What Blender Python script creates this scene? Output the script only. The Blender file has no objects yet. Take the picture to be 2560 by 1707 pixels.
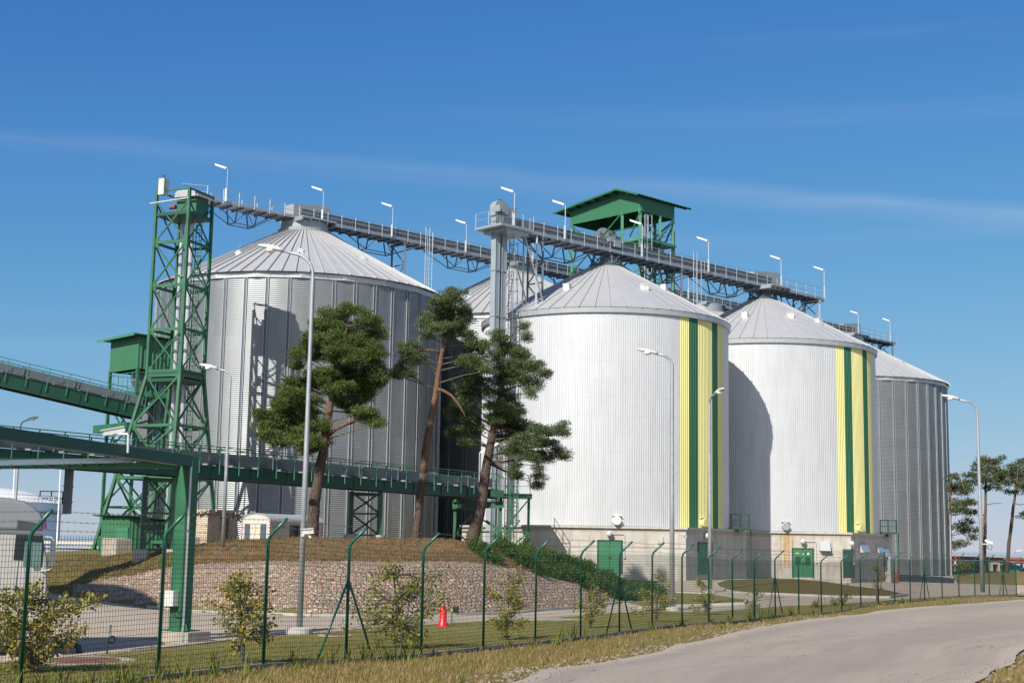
import bpy, math, random
import numpy as np
from mathutils import Vector, Matrix
random.seed(7)
R = math.radians
C = bpy.context.scene.collection
PI = math.pi
# ------------------------------------------------------------------ camera frame
CAMZ = 2.6
F, ROLL, PITCH = 3500.0, R(1.0), math.atan(504 / 3500.0)
CR, SR, CP, SP = math.cos(ROLL), math.sin(ROLL), math.cos(PITCH), math.sin(PITCH)
FW, UPV, RT = Vector((0, CP, SP)), Vector((0, -SP, CP)), Vector((1, 0, 0))
CX, CY = RT * CR + UPV * SR, UPV * CR - RT * SR
def ray(px, py):
    return CX * (px - 1280) + CY * (853.5 - py) + FW * F
def at(px, py, Y):
    d = ray(px, py); return Vector((0, 0, CAMZ)) + d * (Y / d.y)
def V(*a): return Vector(a)
def lerp(a, b, t): return a + (b - a) * t
def interp(tab, x):
    if x <= tab[0][0]: return tab[0][1]
    for (a, b), (c, d) in zip(tab, tab[1:]):
        if x <= c:
            t = (x - a) / (c - a); return b + (d - b) * t
    return tab[-1][1]
def sstep(t):
    t = max(0, min(1, t)); return t * t * (3 - 2 * t)
# ------------------------------------------------------------------ materials
def nt_new(name):
    m = bpy.data.materials.new(name); m.use_nodes = True
    nt = m.node_tree; b = nt.nodes['Principled BSDF']
    return m, nt, b
def N(nt, t, **kw):
    n = nt.nodes.new(t)
    for k, v in kw.items(): setattr(n, k, v)
    return n
def ramp(nt, fac, stops):
    r = N(nt, 'ShaderNodeValToRGB')
    e = r.color_ramp.elements
    while len(e) < len(stops): e.new(0.5)
    for el, (p, c) in zip(e, stops):
        el.position = p; el.color = (c[0], c[1], c[2], 1)
    nt.links.new(fac, r.inputs['Fac']); return r.outputs['Color']
def coords(nt, scale=(1, 1, 1)):
    g = N(nt, 'ShaderNodeNewGeometry'); mp = N(nt, 'ShaderNodeMapping')
    mp.inputs['Scale'].default_value = scale
    nt.links.new(g.outputs['Position'], mp.inputs['Vector']); return mp.outputs['Vector']
def noise(nt, vec, scale, detail=4, rough=.6):
    n = N(nt, 'ShaderNodeTexNoise'); n.inputs['Scale'].default_value = scale
    n.inputs['Detail'].default_value = detail; n.inputs['Roughness'].default_value = rough
    nt.links.new(vec, n.inputs['Vector']); return n.outputs['Fac']
def mixc(nt, fac, a, b, mode='MIX'):
    m = N(nt, 'ShaderNodeMix', data_type='RGBA', blend_type=mode)
    if isinstance(fac, float): m.inputs[0].default_value = fac
    else: nt.links.new(fac, m.inputs[0])
    for s, x in ((6, a), (7, b)):
        if isinstance(x, tuple): m.inputs[s].default_value = (x[0], x[1], x[2], 1)
        else: nt.links.new(x, m.inputs[s])
    return m.outputs[2]
def bump(nt, b, h, strength=.3, dist=.02):
    bp = N(nt, 'ShaderNodeBump'); bp.inputs['Strength'].default_value = strength
    bp.inputs['Distance'].default_value = dist
    nt.links.new(h, bp.inputs['Height']); nt.links.new(bp.outputs[0], b.inputs['Normal'])
def mat(name, col, rough=.5, metal=0, var=.12, scale=1.5, stretch=(1, 1, 1), bmp=0, spec=.5, dirt=None):
    m, nt, b = nt_new(name)
    v = coords(nt, stretch)
    f = noise(nt, v, scale)
    lo = tuple(c * (1 - var) for c in col); hi = tuple(min(1, c * (1 + var)) for c in col)
    c = ramp(nt, f, [(.3, lo), (.7, hi)])
    if dirt:
        f2 = noise(nt, v, scale * 4, 6, .7)
        c = mixc(nt, ramp(nt, f2, [(.55, (0, 0, 0)), (.75, (1, 1, 1))]), c, dirt)
    nt.links.new(c, b.inputs['Base Color'])
    b.inputs['Roughness'].default_value = rough; b.inputs['Metallic'].default_value = metal
    b.inputs['Specular IOR Level'].default_value = spec
    if bmp: bump(nt, b, noise(nt, v, scale * 12, 3), bmp, .01)
    return m
def leafmat(name, cols, rough=.6, trans=.25):
    m, nt, b = nt_new(name)
    g = N(nt, 'ShaderNodeNewGeometry')
    k = len(cols)
    c = ramp(nt, g.outputs['Random Per Island'], [((i + .0) / max(1, k - 1), cc) for i, cc in enumerate(cols)])
    nt.links.new(c, b.inputs['Base Color']); b.inputs['Roughness'].default_value = rough
    b.inputs['Specular IOR Level'].default_value = .25
    tr = N(nt, 'ShaderNodeBsdfTranslucent'); nt.links.new(c, tr.inputs['Color'])
    mx = N(nt, 'ShaderNodeMixShader'); mx.inputs[0].default_value = trans
    nt.links.new(b.outputs[0], mx.inputs[1]); nt.links.new(tr.outputs[0], mx.inputs[2])
    nt.links.new(mx.outputs[0], nt.nodes['Material Output'].inputs['Surface'])
    return m
M = {}
M['galv'] = mat('galvanised steel', (.40, .43, .46), .45, .55, .10, 3)
M['galv_light'] = mat('light galvanised steel', (.46, .485, .51), .40, .5, .08, 4)
M['trough'] = mat('grey painted steel', (.125, .145, .165), .5, .1, .08, 1.2)
M['trough_light'] = mat('light grey painted steel', (.27, .305, .325), .45, .1, .07, 1.2)
M['shaft'] = mat('blue grey shaft steel', (.30, .345, .38), .45, .15, .07, 1.2)
M['darksteel'] = mat('dark blue grey steel', (.09, .115, .145), .5, .1, .1, 2)
M['green'] = mat('green paint', (.024, .118, .060), .5, 0, .24, 1.1, dirt=(.055, .075, .045))
M['green_pale'] = mat('weathered green paint', (.05, .20, .12), .5, 0, .12, .9)
M['green_dark'] = mat('dark green paint', (.008, .060, .038), .45, 0, .12, 1.2)
M['green_door'] = mat('green door paint', (.034, .16, .08), .45, 0, .08, 1.5)
M['post_green'] = mat('green plastic coat', (.004, .085, .055), .35, 0, .1, 6)
M['white'] = mat('white paint', (.66, .66, .64), .4, 0, .03, 2)
M['lamp_white'] = mat('white lamp shell', (.47, .48, .485), .35, 0, .03, 3)
M['tube'] = mat('tube lamp diffuser', (.86, .86, .84), .25, 0, .02, 3)
M['silver'] = mat('bright aluminium', (.75, .77, .78), .3, .8, .05, 5)
M['yellow_paint'] = mat('yellow stripe paint', (.66, .635, .28), .5, .05, .05, .6, (1, 1, .2))
M['stripe_green'] = mat('green stripe paint', (.012, .105, .05), .45, .05, .06, .6, (1, 1, .2))
M['yellow'] = mat('yellow paint', (.65, .40, .02), .45, 0, .1, 3)
M['black'] = mat('black', (.012, .012, .013), .45, 0, .1, 3)
M['red'] = mat('red paint', (.62, .008, .015), .35, 0, .08, 3)
M['pole'] = mat('dull zinc pole', (.33, .36, .385), .5, .4, .12, 3)
M['darkred'] = mat('dark red pipe paint', (.22, .012, .02), .45, 0, .1, 3)
M['rust'] = mat('rusty pipe paint', (.20, .055, .035), .7, 0, .3, .6, dirt=(.32, .20, .14))
M['rustbrown'] = mat('rusted iron', (.16, .065, .035), .8, 0, .3, 6)
M['concrete_block'] = mat('rough concrete', (.34, .30, .25), .9, 0, .2, 2.5, bmp=.5, dirt=(.2, .18, .15))
M['kerbstone'] = mat('kerb concrete', (.42, .40, .37), .9, 0, .15, 3, bmp=.4)
M['hut_wall'] = mat('cream cladding', (.47, .465, .425), .55, 0, .06, 1.5)
M['hut_roof'] = mat('hut roof sheet', (.40, .45, .48), .45, .3, .08, 1)
M['slate'] = mat('slate blue shutter', (.055, .085, .115), .5, 0, .1, 3)
M['board'] = mat('board over window', (.55, .49, .38), .6, 0, .08, 3)
M['wood'] = mat('weathered brown door', (.12, .07, .035), .7, 0, .3, 2, (6, 6, .6))
M['glass'] = mat('dark glass', (.012, .018, .02), .06, 0, .1, 1)
M['truck'] = mat('silver truck paint', (.25, .265, .29), .32, .35, .04, 1)
M['truck_low'] = mat('light truck panel', (.40, .40, .39), .4, .1, .04, 1)
M['glass_teal'] = mat('tinted side glass', (.10, .17, .16), .08, 0, .2, 2)
M['glass_grey'] = mat('tinted grey glass', (.05, .055, .065), .12, 0, .1, 2)
M['rubber'] = mat('tyre rubber', (.02, .02, .02), .8, 0, .1, 5)
M['purple'] = mat('purple trim', (.10, .03, .12), .4, 0, .05, 5)
M['tank_white'] = mat('tank white paint', (.74, .74, .71), .5, 0, .05, .2)
M['tarp'] = mat('green tarpaulin', (.05, .16, .14), .6, 0, .25, 1)
M['far_wall'] = mat('far plaster', (.45, .40, .33), .9, 0, .2, .8)
M['far_grey'] = mat('far grey shed', (.22, .24, .27), .8, 0, .2, .5)
M['wire'] = mat('green coated wire', (.006, .05, .035), .5, 0, .1, 2)
M['barb'] = mat('barbed wire steel', (.16, .15, .14), .5, .5, .1, 2)
def streaky(name, col, rough, metal, var, uvscale):
    # sheet metal: tone differs slightly from sheet to sheet
    m, nt, b = nt_new(name)
    uv = N(nt, 'ShaderNodeUVMap'); mp = N(nt, 'ShaderNodeMapping'); mp.inputs['Scale'].default_value = uvscale
    nt.links.new(uv.outputs[0], mp.inputs['Vector'])
    vo = N(nt, 'ShaderNodeVectorMath', operation='FLOOR'); nt.links.new(mp.outputs[0], vo.inputs[0])
    wn = N(nt, 'ShaderNodeTexWhiteNoise', noise_dimensions='2D'); nt.links.new(vo.outputs[0], wn.inputs['Vector'])
    lo = tuple(c * (1 - var) for c in col); hi = tuple(min(1, c * (1 + var)) for c in col)
    c1 = ramp(nt, wn.outputs['Value'], [(0, lo), (1, hi)])
    v = coords(nt, (1, 1, .15)); f = noise(nt, v, 1.8, 5, .65)
    c2 = mixc(nt, ramp(nt, f, [(.45, (0, 0, 0)), (.8, (.5, .5, .5))]), c1, tuple(c * .72 for c in col))
    nt.links.new(c2, b.inputs['Base Color'])
    b.inputs['Roughness'].default_value = rough; b.inputs['Metallic'].default_value = metal
    # seams between sheets
    fr = N(nt, 'ShaderNodeVectorMath', operation='FRACTION'); nt.links.new(mp.outputs[0], fr.inputs[0])
    sp = N(nt, 'ShaderNodeSeparateXYZ'); nt.links.new(fr.outputs[0], sp.inputs[0])
    lt = N(nt, 'ShaderNodeMath', operation='LESS_THAN'); lt.inputs[1].default_value = .022
    nt.links.new(sp.outputs['Y'], lt.inputs[0])
    c3 = mixc(nt, lt.outputs[0], c2, tuple(c * .88 for c in col))
    nt.links.new(c3, b.inputs['Base Color'])
    return m
M['corrug'] = streaky('corrugated galvanised sheet', (.245, .265, .28), .46, .66, .05, (44, 19, 1))
M['wclad'] = streaky('white metal cladding', (.525, .545, .575), .40, .22, .012, (48, 12, 1))
M['wroof'] = mat('grey roof sheet', (.37, .38, .395), .5, .15, .05, .8)
M['groof'] = mat('galvanised roof sheet', (.40, .41, .42), .45, .2, .05, .8)
M['greenclad'] = mat('green cladding', (.030, .135, .066), .45, 0, .07, .7)
def concrete_mat():
    m, nt, b = nt_new('stained concrete')
    v = coords(nt); vs = coords(nt, (1, 1, .12))
    a = noise(nt, v, .9, 6, .7); s = noise(nt, vs, 2.2, 5, .65)
    c = ramp(nt, a, [(.25, (.34, .32, .285)), (.5, (.43, .41, .375)), (.75, (.50, .485, .445))])
    c = mixc(nt, ramp(nt, s, [(.5, (0, 0, 0)), (.72, (.75, .75, .75))]), c, (.27, .24, .20))
    # form-board lines
    w = N(nt, 'ShaderNodeTexWave', wave_type='BANDS', bands_direction='Z'); w.inputs['Scale'].default_value = .26
    w.inputs['Distortion'].default_value = .4
    nt.links.new(v, w.inputs['Vector'])
    c = mixc(nt, ramp(nt, w.outputs['Fac'], [(0, (.5, .5, .5)), (.035, (0, 0, 0))]), c, (.25, .22, .18))
    nt.links.new(c, b.inputs['Base Color']); b.inputs['Roughness'].default_value = .9
    bump(nt, b, noise(nt, v, 14, 4), .3, .02)
    return m
M['concrete'] = concrete_mat()
def brick_mat():
    m, nt, b = nt_new('pale calcium silicate brick')
    uv = N(nt, 'ShaderNodeUVMap')
    br = N(nt, 'ShaderNodeTexBrick'); br.inputs['Scale'].default_value = 1
    br.inputs['Brick Width'].default_value = .36; br.inputs['Row Height'].default_value = .135
    br.inputs['Mortar Size'].default_value = .014
    br.inputs['Color1'].default_value = (.56, .49, .40, 1); br.inputs['Color2'].default_value = (.44, .37, .29, 1)
    br.inputs['Mortar'].default_value = (.10, .085, .07, 1)
    nt.links.new(uv.outputs[0], br.inputs['Vector'])
    f = noise(nt, coords(nt), 2.5, 5)
    c = mixc(nt, ramp(nt, f, [(.5, (0, 0, 0)), (.8, (.6, .6, .6))]), br.outputs['Color'], (.30, .24, .18))
    nt.links.new(c, b.inputs['Base Color']); b.inputs['Roughness'].default_value = .9
    bump(nt, b, br.outputs['Fac'], -.6, .02); return m
M['brick'] = brick_mat()
def cobble_mat():
    m, nt, b = nt_new('fieldstone pitching')
    v = coords(nt, (1, 1, 1.2))
    nz = N(nt, 'ShaderNodeTexNoise'); nz.inputs['Scale'].default_value = 4; nt.links.new(v, nz.inputs['Vector'])
    v2 = N(nt, 'ShaderNodeMix', data_type='VECTOR'); v2.inputs[0].default_value = .12
    nt.links.new(v, v2.inputs[4]); nt.links.new(nz.outputs['Color'], v2.inputs[5])
    vo = N(nt, 'ShaderNodeTexVoronoi', feature='F1'); vo.inputs['Scale'].default_value = 5.1
    ve = N(nt, 'ShaderNodeTexVoronoi', feature='DISTANCE_TO_EDGE'); ve.inputs['Scale'].default_value = 5.1
    for x in (vo, ve): nt.links.new(v2.outputs[1], x.inputs['Vector'])
    sp = N(nt, 'ShaderNodeSeparateColor'); nt.links.new(vo.outputs['Color'], sp.inputs[0])
    c = ramp(nt, sp.outputs[0], [(0, (.23, .175, .14)), (.16, (.42, .245, .165)), (.34, (.35, .26, .19)), (.52, (.45, .325, .23)), (.7, (.25, .20, .165)), (.84, (.43, .265, .185)), (.94, (.60, .49, .36)), (1, (.10, .09, .085))])
    c = mixc(nt, ramp(nt, noise(nt, v, 18, 4), [(.4, (0, 0, 0)), (.8, (.4, .4, .4))]), c, (.26, .20, .155))
    c = mixc(nt, ramp(nt, noise(nt, v, .5, 4), [(.45, (0, 0, 0)), (.75, (.45, .45, .45))]), c, (.30, .235, .17))
    c = mixc(nt, ramp(nt, ve.outputs['Distance'], [(0, (.85, .85, .85)), (.08, (0, 0, 0))]), c, (.19, .14, .095))
    nt.links.new(c, b.inputs['Base Color']); b.inputs['Roughness'].default_value = .85
    bump(nt, b, ramp(nt, ve.outputs['Distance'], [(0, (0, 0, 0)), (.22, (1, 1, 1))]), .9, .10)
    return m
M['cobble'] = cobble_mat()
def ground_mat(name, cols, sc=.5, fine=22, bm=.5, patch=None):
    m, nt, b = nt_new(name)
    v = coords(nt)
    a = noise(nt, v, sc, 6, .65); f = noise(nt, v, fine, 5, .75)
    c = ramp(nt, a, [(.3, cols[0]), (.48, cols[1]), (.68, cols[2])])
    c = mixc(nt, ramp(nt, f, [(.35, (0, 0, 0)), (.7, (.8, .8, .8))]), c, cols[3])
    if patch:
        c = mixc(nt, ramp(nt, noise(nt, v, .9, 5, .7), [(.60, (0, 0, 0)), (.68, (1, 1, 1))]), c, patch)
    nt.links.new(c, b.inputs['Base Color']); b.inputs['Roughness'].default_value = .95
    b.inputs['Specular IOR Level'].default_value = .1
    bump(nt, b, f, bm, .06); return m
M['ground'] = ground_mat('dry rough grass ground', [(.21, .165, .065), (.18, .155, .055), (.26, .20, .09), (.13, .105, .042)], .35, 16, .8)
M['lawn'] = ground_mat('mown lawn', [(.15, .155, .04), (.215, .185, .06), (.26, .21, .08), (.12, .115, .032)], .5, 20, .5)
M['moundgrass'] = ground_mat('brown dry mound grass', [(.15, .105, .045), (.21, .135, .065), (.26, .185, .08), (.10, .065, .03)], .4, 11, .9)
M['moundgreen'] = ground_mat('green brown bank grass', [(.13, .12, .035), (.18, .135, .05), (.16, .15, .045), (.09, .08, .025)], .4, 11, .9)
M['gravel'] = ground_mat('gravel', [(.34, .29, .23), (.42, .36, .29), (.31, .27, .22), (.22, .19, .155)], 2, 30, .8)
M['pave'] = None
def pave_mat():
    m, nt, b = nt_new('concrete block paving')
    v = coords(nt)
    br = N(nt, 'ShaderNodeTexBrick'); br.inputs['Scale'].default_value = 1
    br.inputs['Brick Width'].default_value = .42; br.inputs['Row Height'].default_value = .24; br.inputs['Mortar Size'].default_value = .012
    br.inputs['Color1'].default_value = (.40, .325, .25, 1); br.inputs['Color2'].default_value = (.35, .29, .225, 1)
    br.inputs['Mortar'].default_value = (.19, .165, .135, 1)
    nt.links.new(v, br.inputs['Vector'])
    c = mixc(nt, ramp(nt, noise(nt, v, .25, 5), [(.35, (0, 0, 0)), (.7, (.6, .6, .6))]), br.outputs['Color'], (.44, .36, .28))
    c = mixc(nt, ramp(nt, noise(nt, coords(nt, (.3, 1.5, 1)), .5, 5, .7), [(.56, (0, 0, 0)), (.75, (.6, .6, .6))]), c, (.30, .25, .20))
    nt.links.new(c, b.inputs['Base Color']); b.inputs['Roughness'].default_value = .9
    return m
M['pave'] = pave_mat()
def road_mat():
    m, nt, b = nt_new('worn asphalt')
    uv = N(nt, 'ShaderNodeUVMap'); sx = N(nt, 'ShaderNodeSeparateXYZ'); nt.links.new(uv.outputs[0], sx.inputs[0])
    v = coords(nt)
    mp = N(nt, 'ShaderNodeMapping'); mp.inputs['Scale'].default_value = (9, .55, 1); nt.links.new(uv.outputs[0], mp.inputs['Vector'])
    big = noise(nt, mp.outputs[0], .9, 6, .68)
    c = ramp(nt, big, [(.28, (.27, .23, .19)), (.5, (.335, .285, .235)), (.72, (.385, .325, .268))])
    c = mixc(nt, ramp(nt, noise(nt, mp.outputs[0], 2.2, 6, .7), [(.50, (0, 0, 0)), (.72, (.6, .6, .6))]), c, (.245, .22, .19))
    wt = N(nt, 'ShaderNodeTexWave', wave_type='BANDS', bands_direction='X'); wt.inputs['Scale'].default_value = .55; wt.inputs['Distortion'].default_value = 1.4; wt.inputs['Detail'].default_value = 3; wt.inputs['Detail Scale'].default_value = .6
    nt.links.new(uv.outputs[0], wt.inputs['Vector'])
    c = mixc(nt, ramp(nt, wt.outputs['Fac'], [(.3, (.45, .45, .45)), (.8, (0, 0, 0))]), c, (.235, .205, .175))
    fine = noise(nt, v, 38, 4, .8)
    c = mixc(nt, ramp(nt, fine, [(.38, (0, 0, 0)), (.72, (.6, .6, .6))]), c, (.24, .205, .175))
    sp = N(nt, 'ShaderNodeTexVoronoi', feature='F1'); sp.inputs['Scale'].default_value = 30; nt.links.new(v, sp.inputs['Vector'])
    c = mixc(nt, ramp(nt, sp.outputs['Distance'], [(.0, (.8, .8, .8)), (.13, (0, 0, 0))]), c, (.45, .41, .37))
    # long cracks and worn wheel lines along the road
    mp2 = N(nt, 'ShaderNodeMapping'); mp2.inputs['Scale'].default_value = (14, 1.1, 1); nt.links.new(uv.outputs[0], mp2.inputs['Vector'])
    k = N(nt, 'ShaderNodeTexNoise', noise_type='RIDGED_MULTIFRACTAL') if False else N(nt, 'ShaderNodeTexNoise')
    k.inputs['Scale'].default_value = 1.3; k.inputs['Detail'].default_value = 7; nt.links.new(mp2.outputs[0], k.inputs['Vector'])
    cr = ramp(nt, k.outputs['Fac'], [(.489, (0, 0, 0)), (.5, (1, 1, 1)), (.511, (0, 0, 0))])
    gate = ramp(nt, noise(nt, v, .8, 3), [(.52, (0, 0, 0)), (.64, (.8, .8, .8))])
    cm = mixc(nt, 1.0, cr, gate, 'MULTIPLY')
    c = mixc(nt, cm, c, (.06, .055, .05))
    # gravelly edges
    ab = N(nt, 'ShaderNodeMath', operation='SUBTRACT'); ab.inputs[1].default_value = .5; nt.links.new(sx.outputs['X'], ab.inputs[0])
    ab2 = N(nt, 'ShaderNodeMath', operation='ABSOLUTE'); nt.links.new(ab.outputs[0], ab2.inputs[0])
    en = N(nt, 'ShaderNodeMath', operation='MULTIPLY_ADD'); nt.links.new(noise(nt, v, 1.3, 6, .7), en.inputs[0]); en.inputs[1].default_value = .12
    nt.links.new(ab2.outputs[0], en.inputs[2])
    c = mixc(nt, ramp(nt, en.outputs[0], [(.49, (0, 0, 0)), (.54, (.9, .9, .9))]), c, ramp(nt, noise(nt, v, 45, 3, .8), [(.3, (.26, .22, .18)), (.7, (.46, .40, .33))]))
    nt.links.new(c, b.inputs['Base Color']); b.inputs['Roughness'].default_value = .9
    b.inputs['Specular IOR Level'].default_value = .2
    bump(nt, b, fine, .45, .02); return m
M['road'] = road_mat()
def sea_mat():
    m, nt, b = nt_new('sea water')
    b.inputs['Base Color'].default_value = (.13, .20, .28, 1); b.inputs['Roughness'].default_value = .08
    bump(nt, b, noise(nt, coords(nt, (.05, .3, 1)), 3, 4), .06, .05); return m
M['sea'] = sea_mat()
def bark_mat(name, a, b_, c_):
    m, nt, b = nt_new(name)
    v = coords(nt, (1, 1, .35))
    vo = N(nt, 'ShaderNodeTexVoronoi', feature='DISTANCE_TO_EDGE'); vo.inputs['Scale'].default_value = 9
    nt.links.new(v, vo.inputs['Vector'])
    c = ramp(nt, noise(nt, v, 5, 5, .7), [(.3, a), (.6, b_), (.75, c_)])
    c = mixc(nt, ramp(nt, vo.outputs['Distance'], [(0, (1, 1, 1)), (.12, (0, 0, 0))]), c, tuple(x * .35 for x in a))
    nt.links.new(c, b.inputs['Base Color']); b.inputs['Roughness'].default_value = .9
    bump(nt, b, vo.outputs['Distance'], .8, .05); return m
M['bark'] = bark_mat('pine bark', (.05, .037, .028), (.105, .073, .053), (.165, .11, .075))
M['bark_red'] = bark_mat('orange pine bark', (.11, .066, .042), (.18, .10, .06), (.24, .145, .09))
M['twig'] = mat('grey brown twig', (.09, .07, .05), .9, 0, .2, 8)
M['needle'] = leafmat('yellow green pine needles', [(.028, .056, .014), (.058, .098, .022), (.098, .138, .032), (.15, .178, .05)], trans=.18)
M['needle_blue'] = leafmat('blue green pine needles', [(.032, .060, .022), (.066, .104, .038), (.11, .148, .058), (.16, .19, .084)], trans=.18)
M['needle_far'] = leafmat('far pine needles', [(.035, .052, .018), (.07, .092, .03), (.12, .14, .05)], trans=.15)
M['mugo'] = leafmat('low pine needles', [(.02, .045, .008), (.045, .085, .015), (.08, .125, .025)], trans=.2)
M['leaf'] = leafmat('small yellowing leaves', [(.08, .10, .018), (.19, .195, .03), (.31, .285, .05), (.40, .35, .09), (.26, .11, .03)], trans=.35)
M['leaf2'] = leafmat('olive leaves', [(.08, .105, .02), (.16, .185, .034), (.26, .26, .05), (.35, .32, .10)], trans=.35)
M['blade'] = leafmat('dry grass blades', [(.18, .155, .045), (.31, .22, .085), (.41, .30, .13), (.25, .20, .06), (.15, .16, .04)], trans=.3)
M['weed'] = leafmat('green weeds', [(.07, .11, .02), (.13, .17, .03), (.22, .22, .05)], trans=.3)
# ------------------------------------------------------------------ mesh collector
class MB:
    def __init__(s): s.v = []; s.f = []; s.uv = None
    def add(s, vs, fs):
        o = len(s.v); s.v.extend(Vector(v) for v in vs); s.f.extend(tuple(i + o for i in f) for f in fs); return s
    def box(s, c, size, ax=None):
        c = Vector(c); X, Y, Z = ax if ax else (V(1, 0, 0), V(0, 1, 0), V(0, 0, 1))
        hx, hy, hz = (x / 2 for x in size)
        vs = [c + X * (a * hx) + Y * (b * hy) + Z * (d * hz) for d in (-1, 1) for b in (-1, 1) for a in (-1, 1)]
        return s.add(vs, [(0, 2, 3, 1), (4, 5, 7, 6), (0, 1, 5, 4), (2, 6, 7, 3), (0, 4, 6, 2), (1, 3, 7, 5)])
    def beam(s, a, b, w, h=None, up=V(0, 0, 1)):
        a, b = Vector(a), Vector(b); h = h or w
        d = b - a; L = d.length
        if L < 1e-6: return s
        d.normalize()
        x = d.cross(up)
        if x.length < 1e-3: x = d.cross(V(1, 0, 0))
        x.normalize(); z = x.cross(d)
        return s.box((a + b) / 2, (w, L, h), (x, d, z))
    def tube(s, pts, r, n=8, cap=True):
        pts = [Vector(p) for p in pts]
        rs = r if isinstance(r, (list, tuple)) else [r] * len(pts)
        o = len(s.v); ref = None
        for i, p in enumerate(pts):
            d = (pts[min(i + 1, len(pts) - 1)] - pts[max(i - 1, 0)]).normalized()
            if ref is None:
                ref = d.cross(V(0, 0, 1))
                if ref.length < .1: ref = d.cross(V(1, 0, 0))
            ref = (ref - d * ref.dot(d)).normalized(); q = d.cross(ref)
            for k in range(n):
                a = 2 * PI * k / n
                s.v.append(p + (ref * math.cos(a) + q * math.sin(a)) * rs[i])
        for i in range(len(pts) - 1):
            for k in range(n):
                a, b = o + i * n + k, o + i * n + (k + 1) % n
                s.f.append((a, b, b + n, a + n))
        if cap:
            s.f.append(tuple(o + k for k in range(n))[::-1]); e = o + (len(pts) - 1) * n
            s.f.append(tuple(e + k for k in range(n)))
        return s
    def lathe(s, c, prof, n=24, a0=0, a1=2 * PI, axis=None):
        c = Vector(c); X, Y, Z = axis if axis else (V(1, 0, 0), V(0, 1, 0), V(0, 0, 1))
        full = abs(a1 - a0 - 2 * PI) < 1e-6; m = n if full else n + 1
        o = len(s.v)
        for (r, z) in prof:
            for k in range(m):
                a = a0 + (a1 - a0) * k / n
                s.v.append(c + (X * math.cos(a) + Y * math.sin(a)) * r + Z * z)
        for i in range(len(prof) - 1):
            for k in range(n):
                a, b = o + i * m + k, o + i * m + (k + 1) % m
                s.f.append((a, b, b + m, a + m))
        return s
    def ball(s, c, r, n=12, sz=(1, 1, 1)):
        prof = [(max(1e-4, math.sin(PI * i / n)) * r * sz[0], -math.cos(PI * i / n) * r * sz[2]) for i in range(n + 1)]
        return s.lathe(c, prof, n * 2)
    def prism(s, poly, o, u, w, n_, depth):
        # polygon (u,w coordinates) extruded along n_
        o = Vector(o); k = len(poly)
        a = [o + u * p[0] + w * p[1] for p in poly]; b = [p + n_ * depth for p in a]
        s.add(a + b, [tuple(range(k))[::-1], tuple(range(k, 2 * k))] + [(i, (i + 1) % k, k + (i + 1) % k, k + i) for i in range(k)])
        return s
    def build(s, name, m, parent=None, origin=None, smooth=False, kind=None):
        if origin is None: origin = parent['_o'] if parent is not None and '_o' in parent else (0, 0, 0)
        og = Vector(origin)
        me = bpy.data.meshes.new(name)
        me.from_pydata([tuple(v - og) for v in s.v], [], s.f)
        if s.uv:
            l = me.uv_layers.new(name='UVMap')
            for lp in me.loops: l.data[lp.index].uv = s.uv[lp.vertex_index]
        if smooth: me.polygons.foreach_set('use_smooth', [True] * len(me.polygons))
        me.materials.append(m); me.update()
        ob = bpy.data.objects.new(name, me); C.objects.link(ob)
        if parent is not None: ob.parent = parent
        else: ob.location = og
        ob['_o'] = tuple(og)
        if kind: ob['kind'] = kind
        return ob
def thing(name, label, cat, loc, group=None):
    o = bpy.data.objects.new(name, None); C.objects.link(o); o.location = loc
    o.empty_display_size = .3
    o['label'] = label; o['category'] = cat; o['_o'] = tuple(loc)
    if group: o['group'] = group
    return o
def tag(o, label, cat, group=None):
    o['label'] = label; o['category'] = cat
    if group: o['group'] = group
    return o
def dup(o, loc=None, parent=None):
    c = o.copy(); C.objects.link(c); c.parent = parent
    if loc is not None: c.location = loc
    for ch in list(o.children): dup(ch, None, c)
    return c

class Leaves:
    # many separate little faces, kept as arrays
    def __init__(s): s.a = []
    def build(s, name, m, parent=None, kind=None):
        v = np.concatenate(s.a) if s.a else np.zeros((0, 4, 3)); k = v.shape[1]
        og = np.array(parent['_o']) if parent is not None and '_o' in parent else np.zeros(3)
        n = len(v); me = bpy.data.meshes.new(name)
        me.vertices.add(n * k); me.vertices.foreach_set('co', (v.reshape(-1, 3) - og).astype(np.float32).ravel())
        me.loops.add(n * k); me.loops.foreach_set('vertex_index', np.arange(n * k, dtype=np.int32))
        me.polygons.add(n); me.polygons.foreach_set('loop_start', np.arange(0, n * k, k, dtype=np.int32))
        me.materials.append(m); me.update(calc_edges=True); me.validate()
        ob = bpy.data.objects.new(name, me); C.objects.link(ob)
        if parent is not None: ob.parent = parent
        if kind: ob['kind'] = kind
        return ob
NR = np.random.default_rng(5)
def leaf_quads(lb, p, n, rad, ln, wd, rng, flat=1.0, up=.25):
    if n < 1: return
    d = NR.normal(size=(n, 3)); d /= np.linalg.norm(d, axis=1, keepdims=True)
    u = d * (NR.random((n, 1)) ** .45)
    c = np.array(p) + u * np.array(rad)
    t = NR.normal(size=(n, 3)) + u * .8; t[:, 2] += up * 1.5; t /= np.linalg.norm(t, axis=1, keepdims=True) + 1e-6
    s = np.cross(t, NR.normal(size=(n, 3))); s /= np.linalg.norm(s, axis=1, keepdims=True) + 1e-6
    l = ln * NR.uniform(.6, 1.3, (n, 1)); w = wd * NR.uniform(.7, 1.3, (n, 1))
    lb.a.append(np.stack([c - s * w * .35, c + t * l * .5 - s * w * .5, c + t * l, c + t * l * .5 + s * w * .5], 1))
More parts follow.
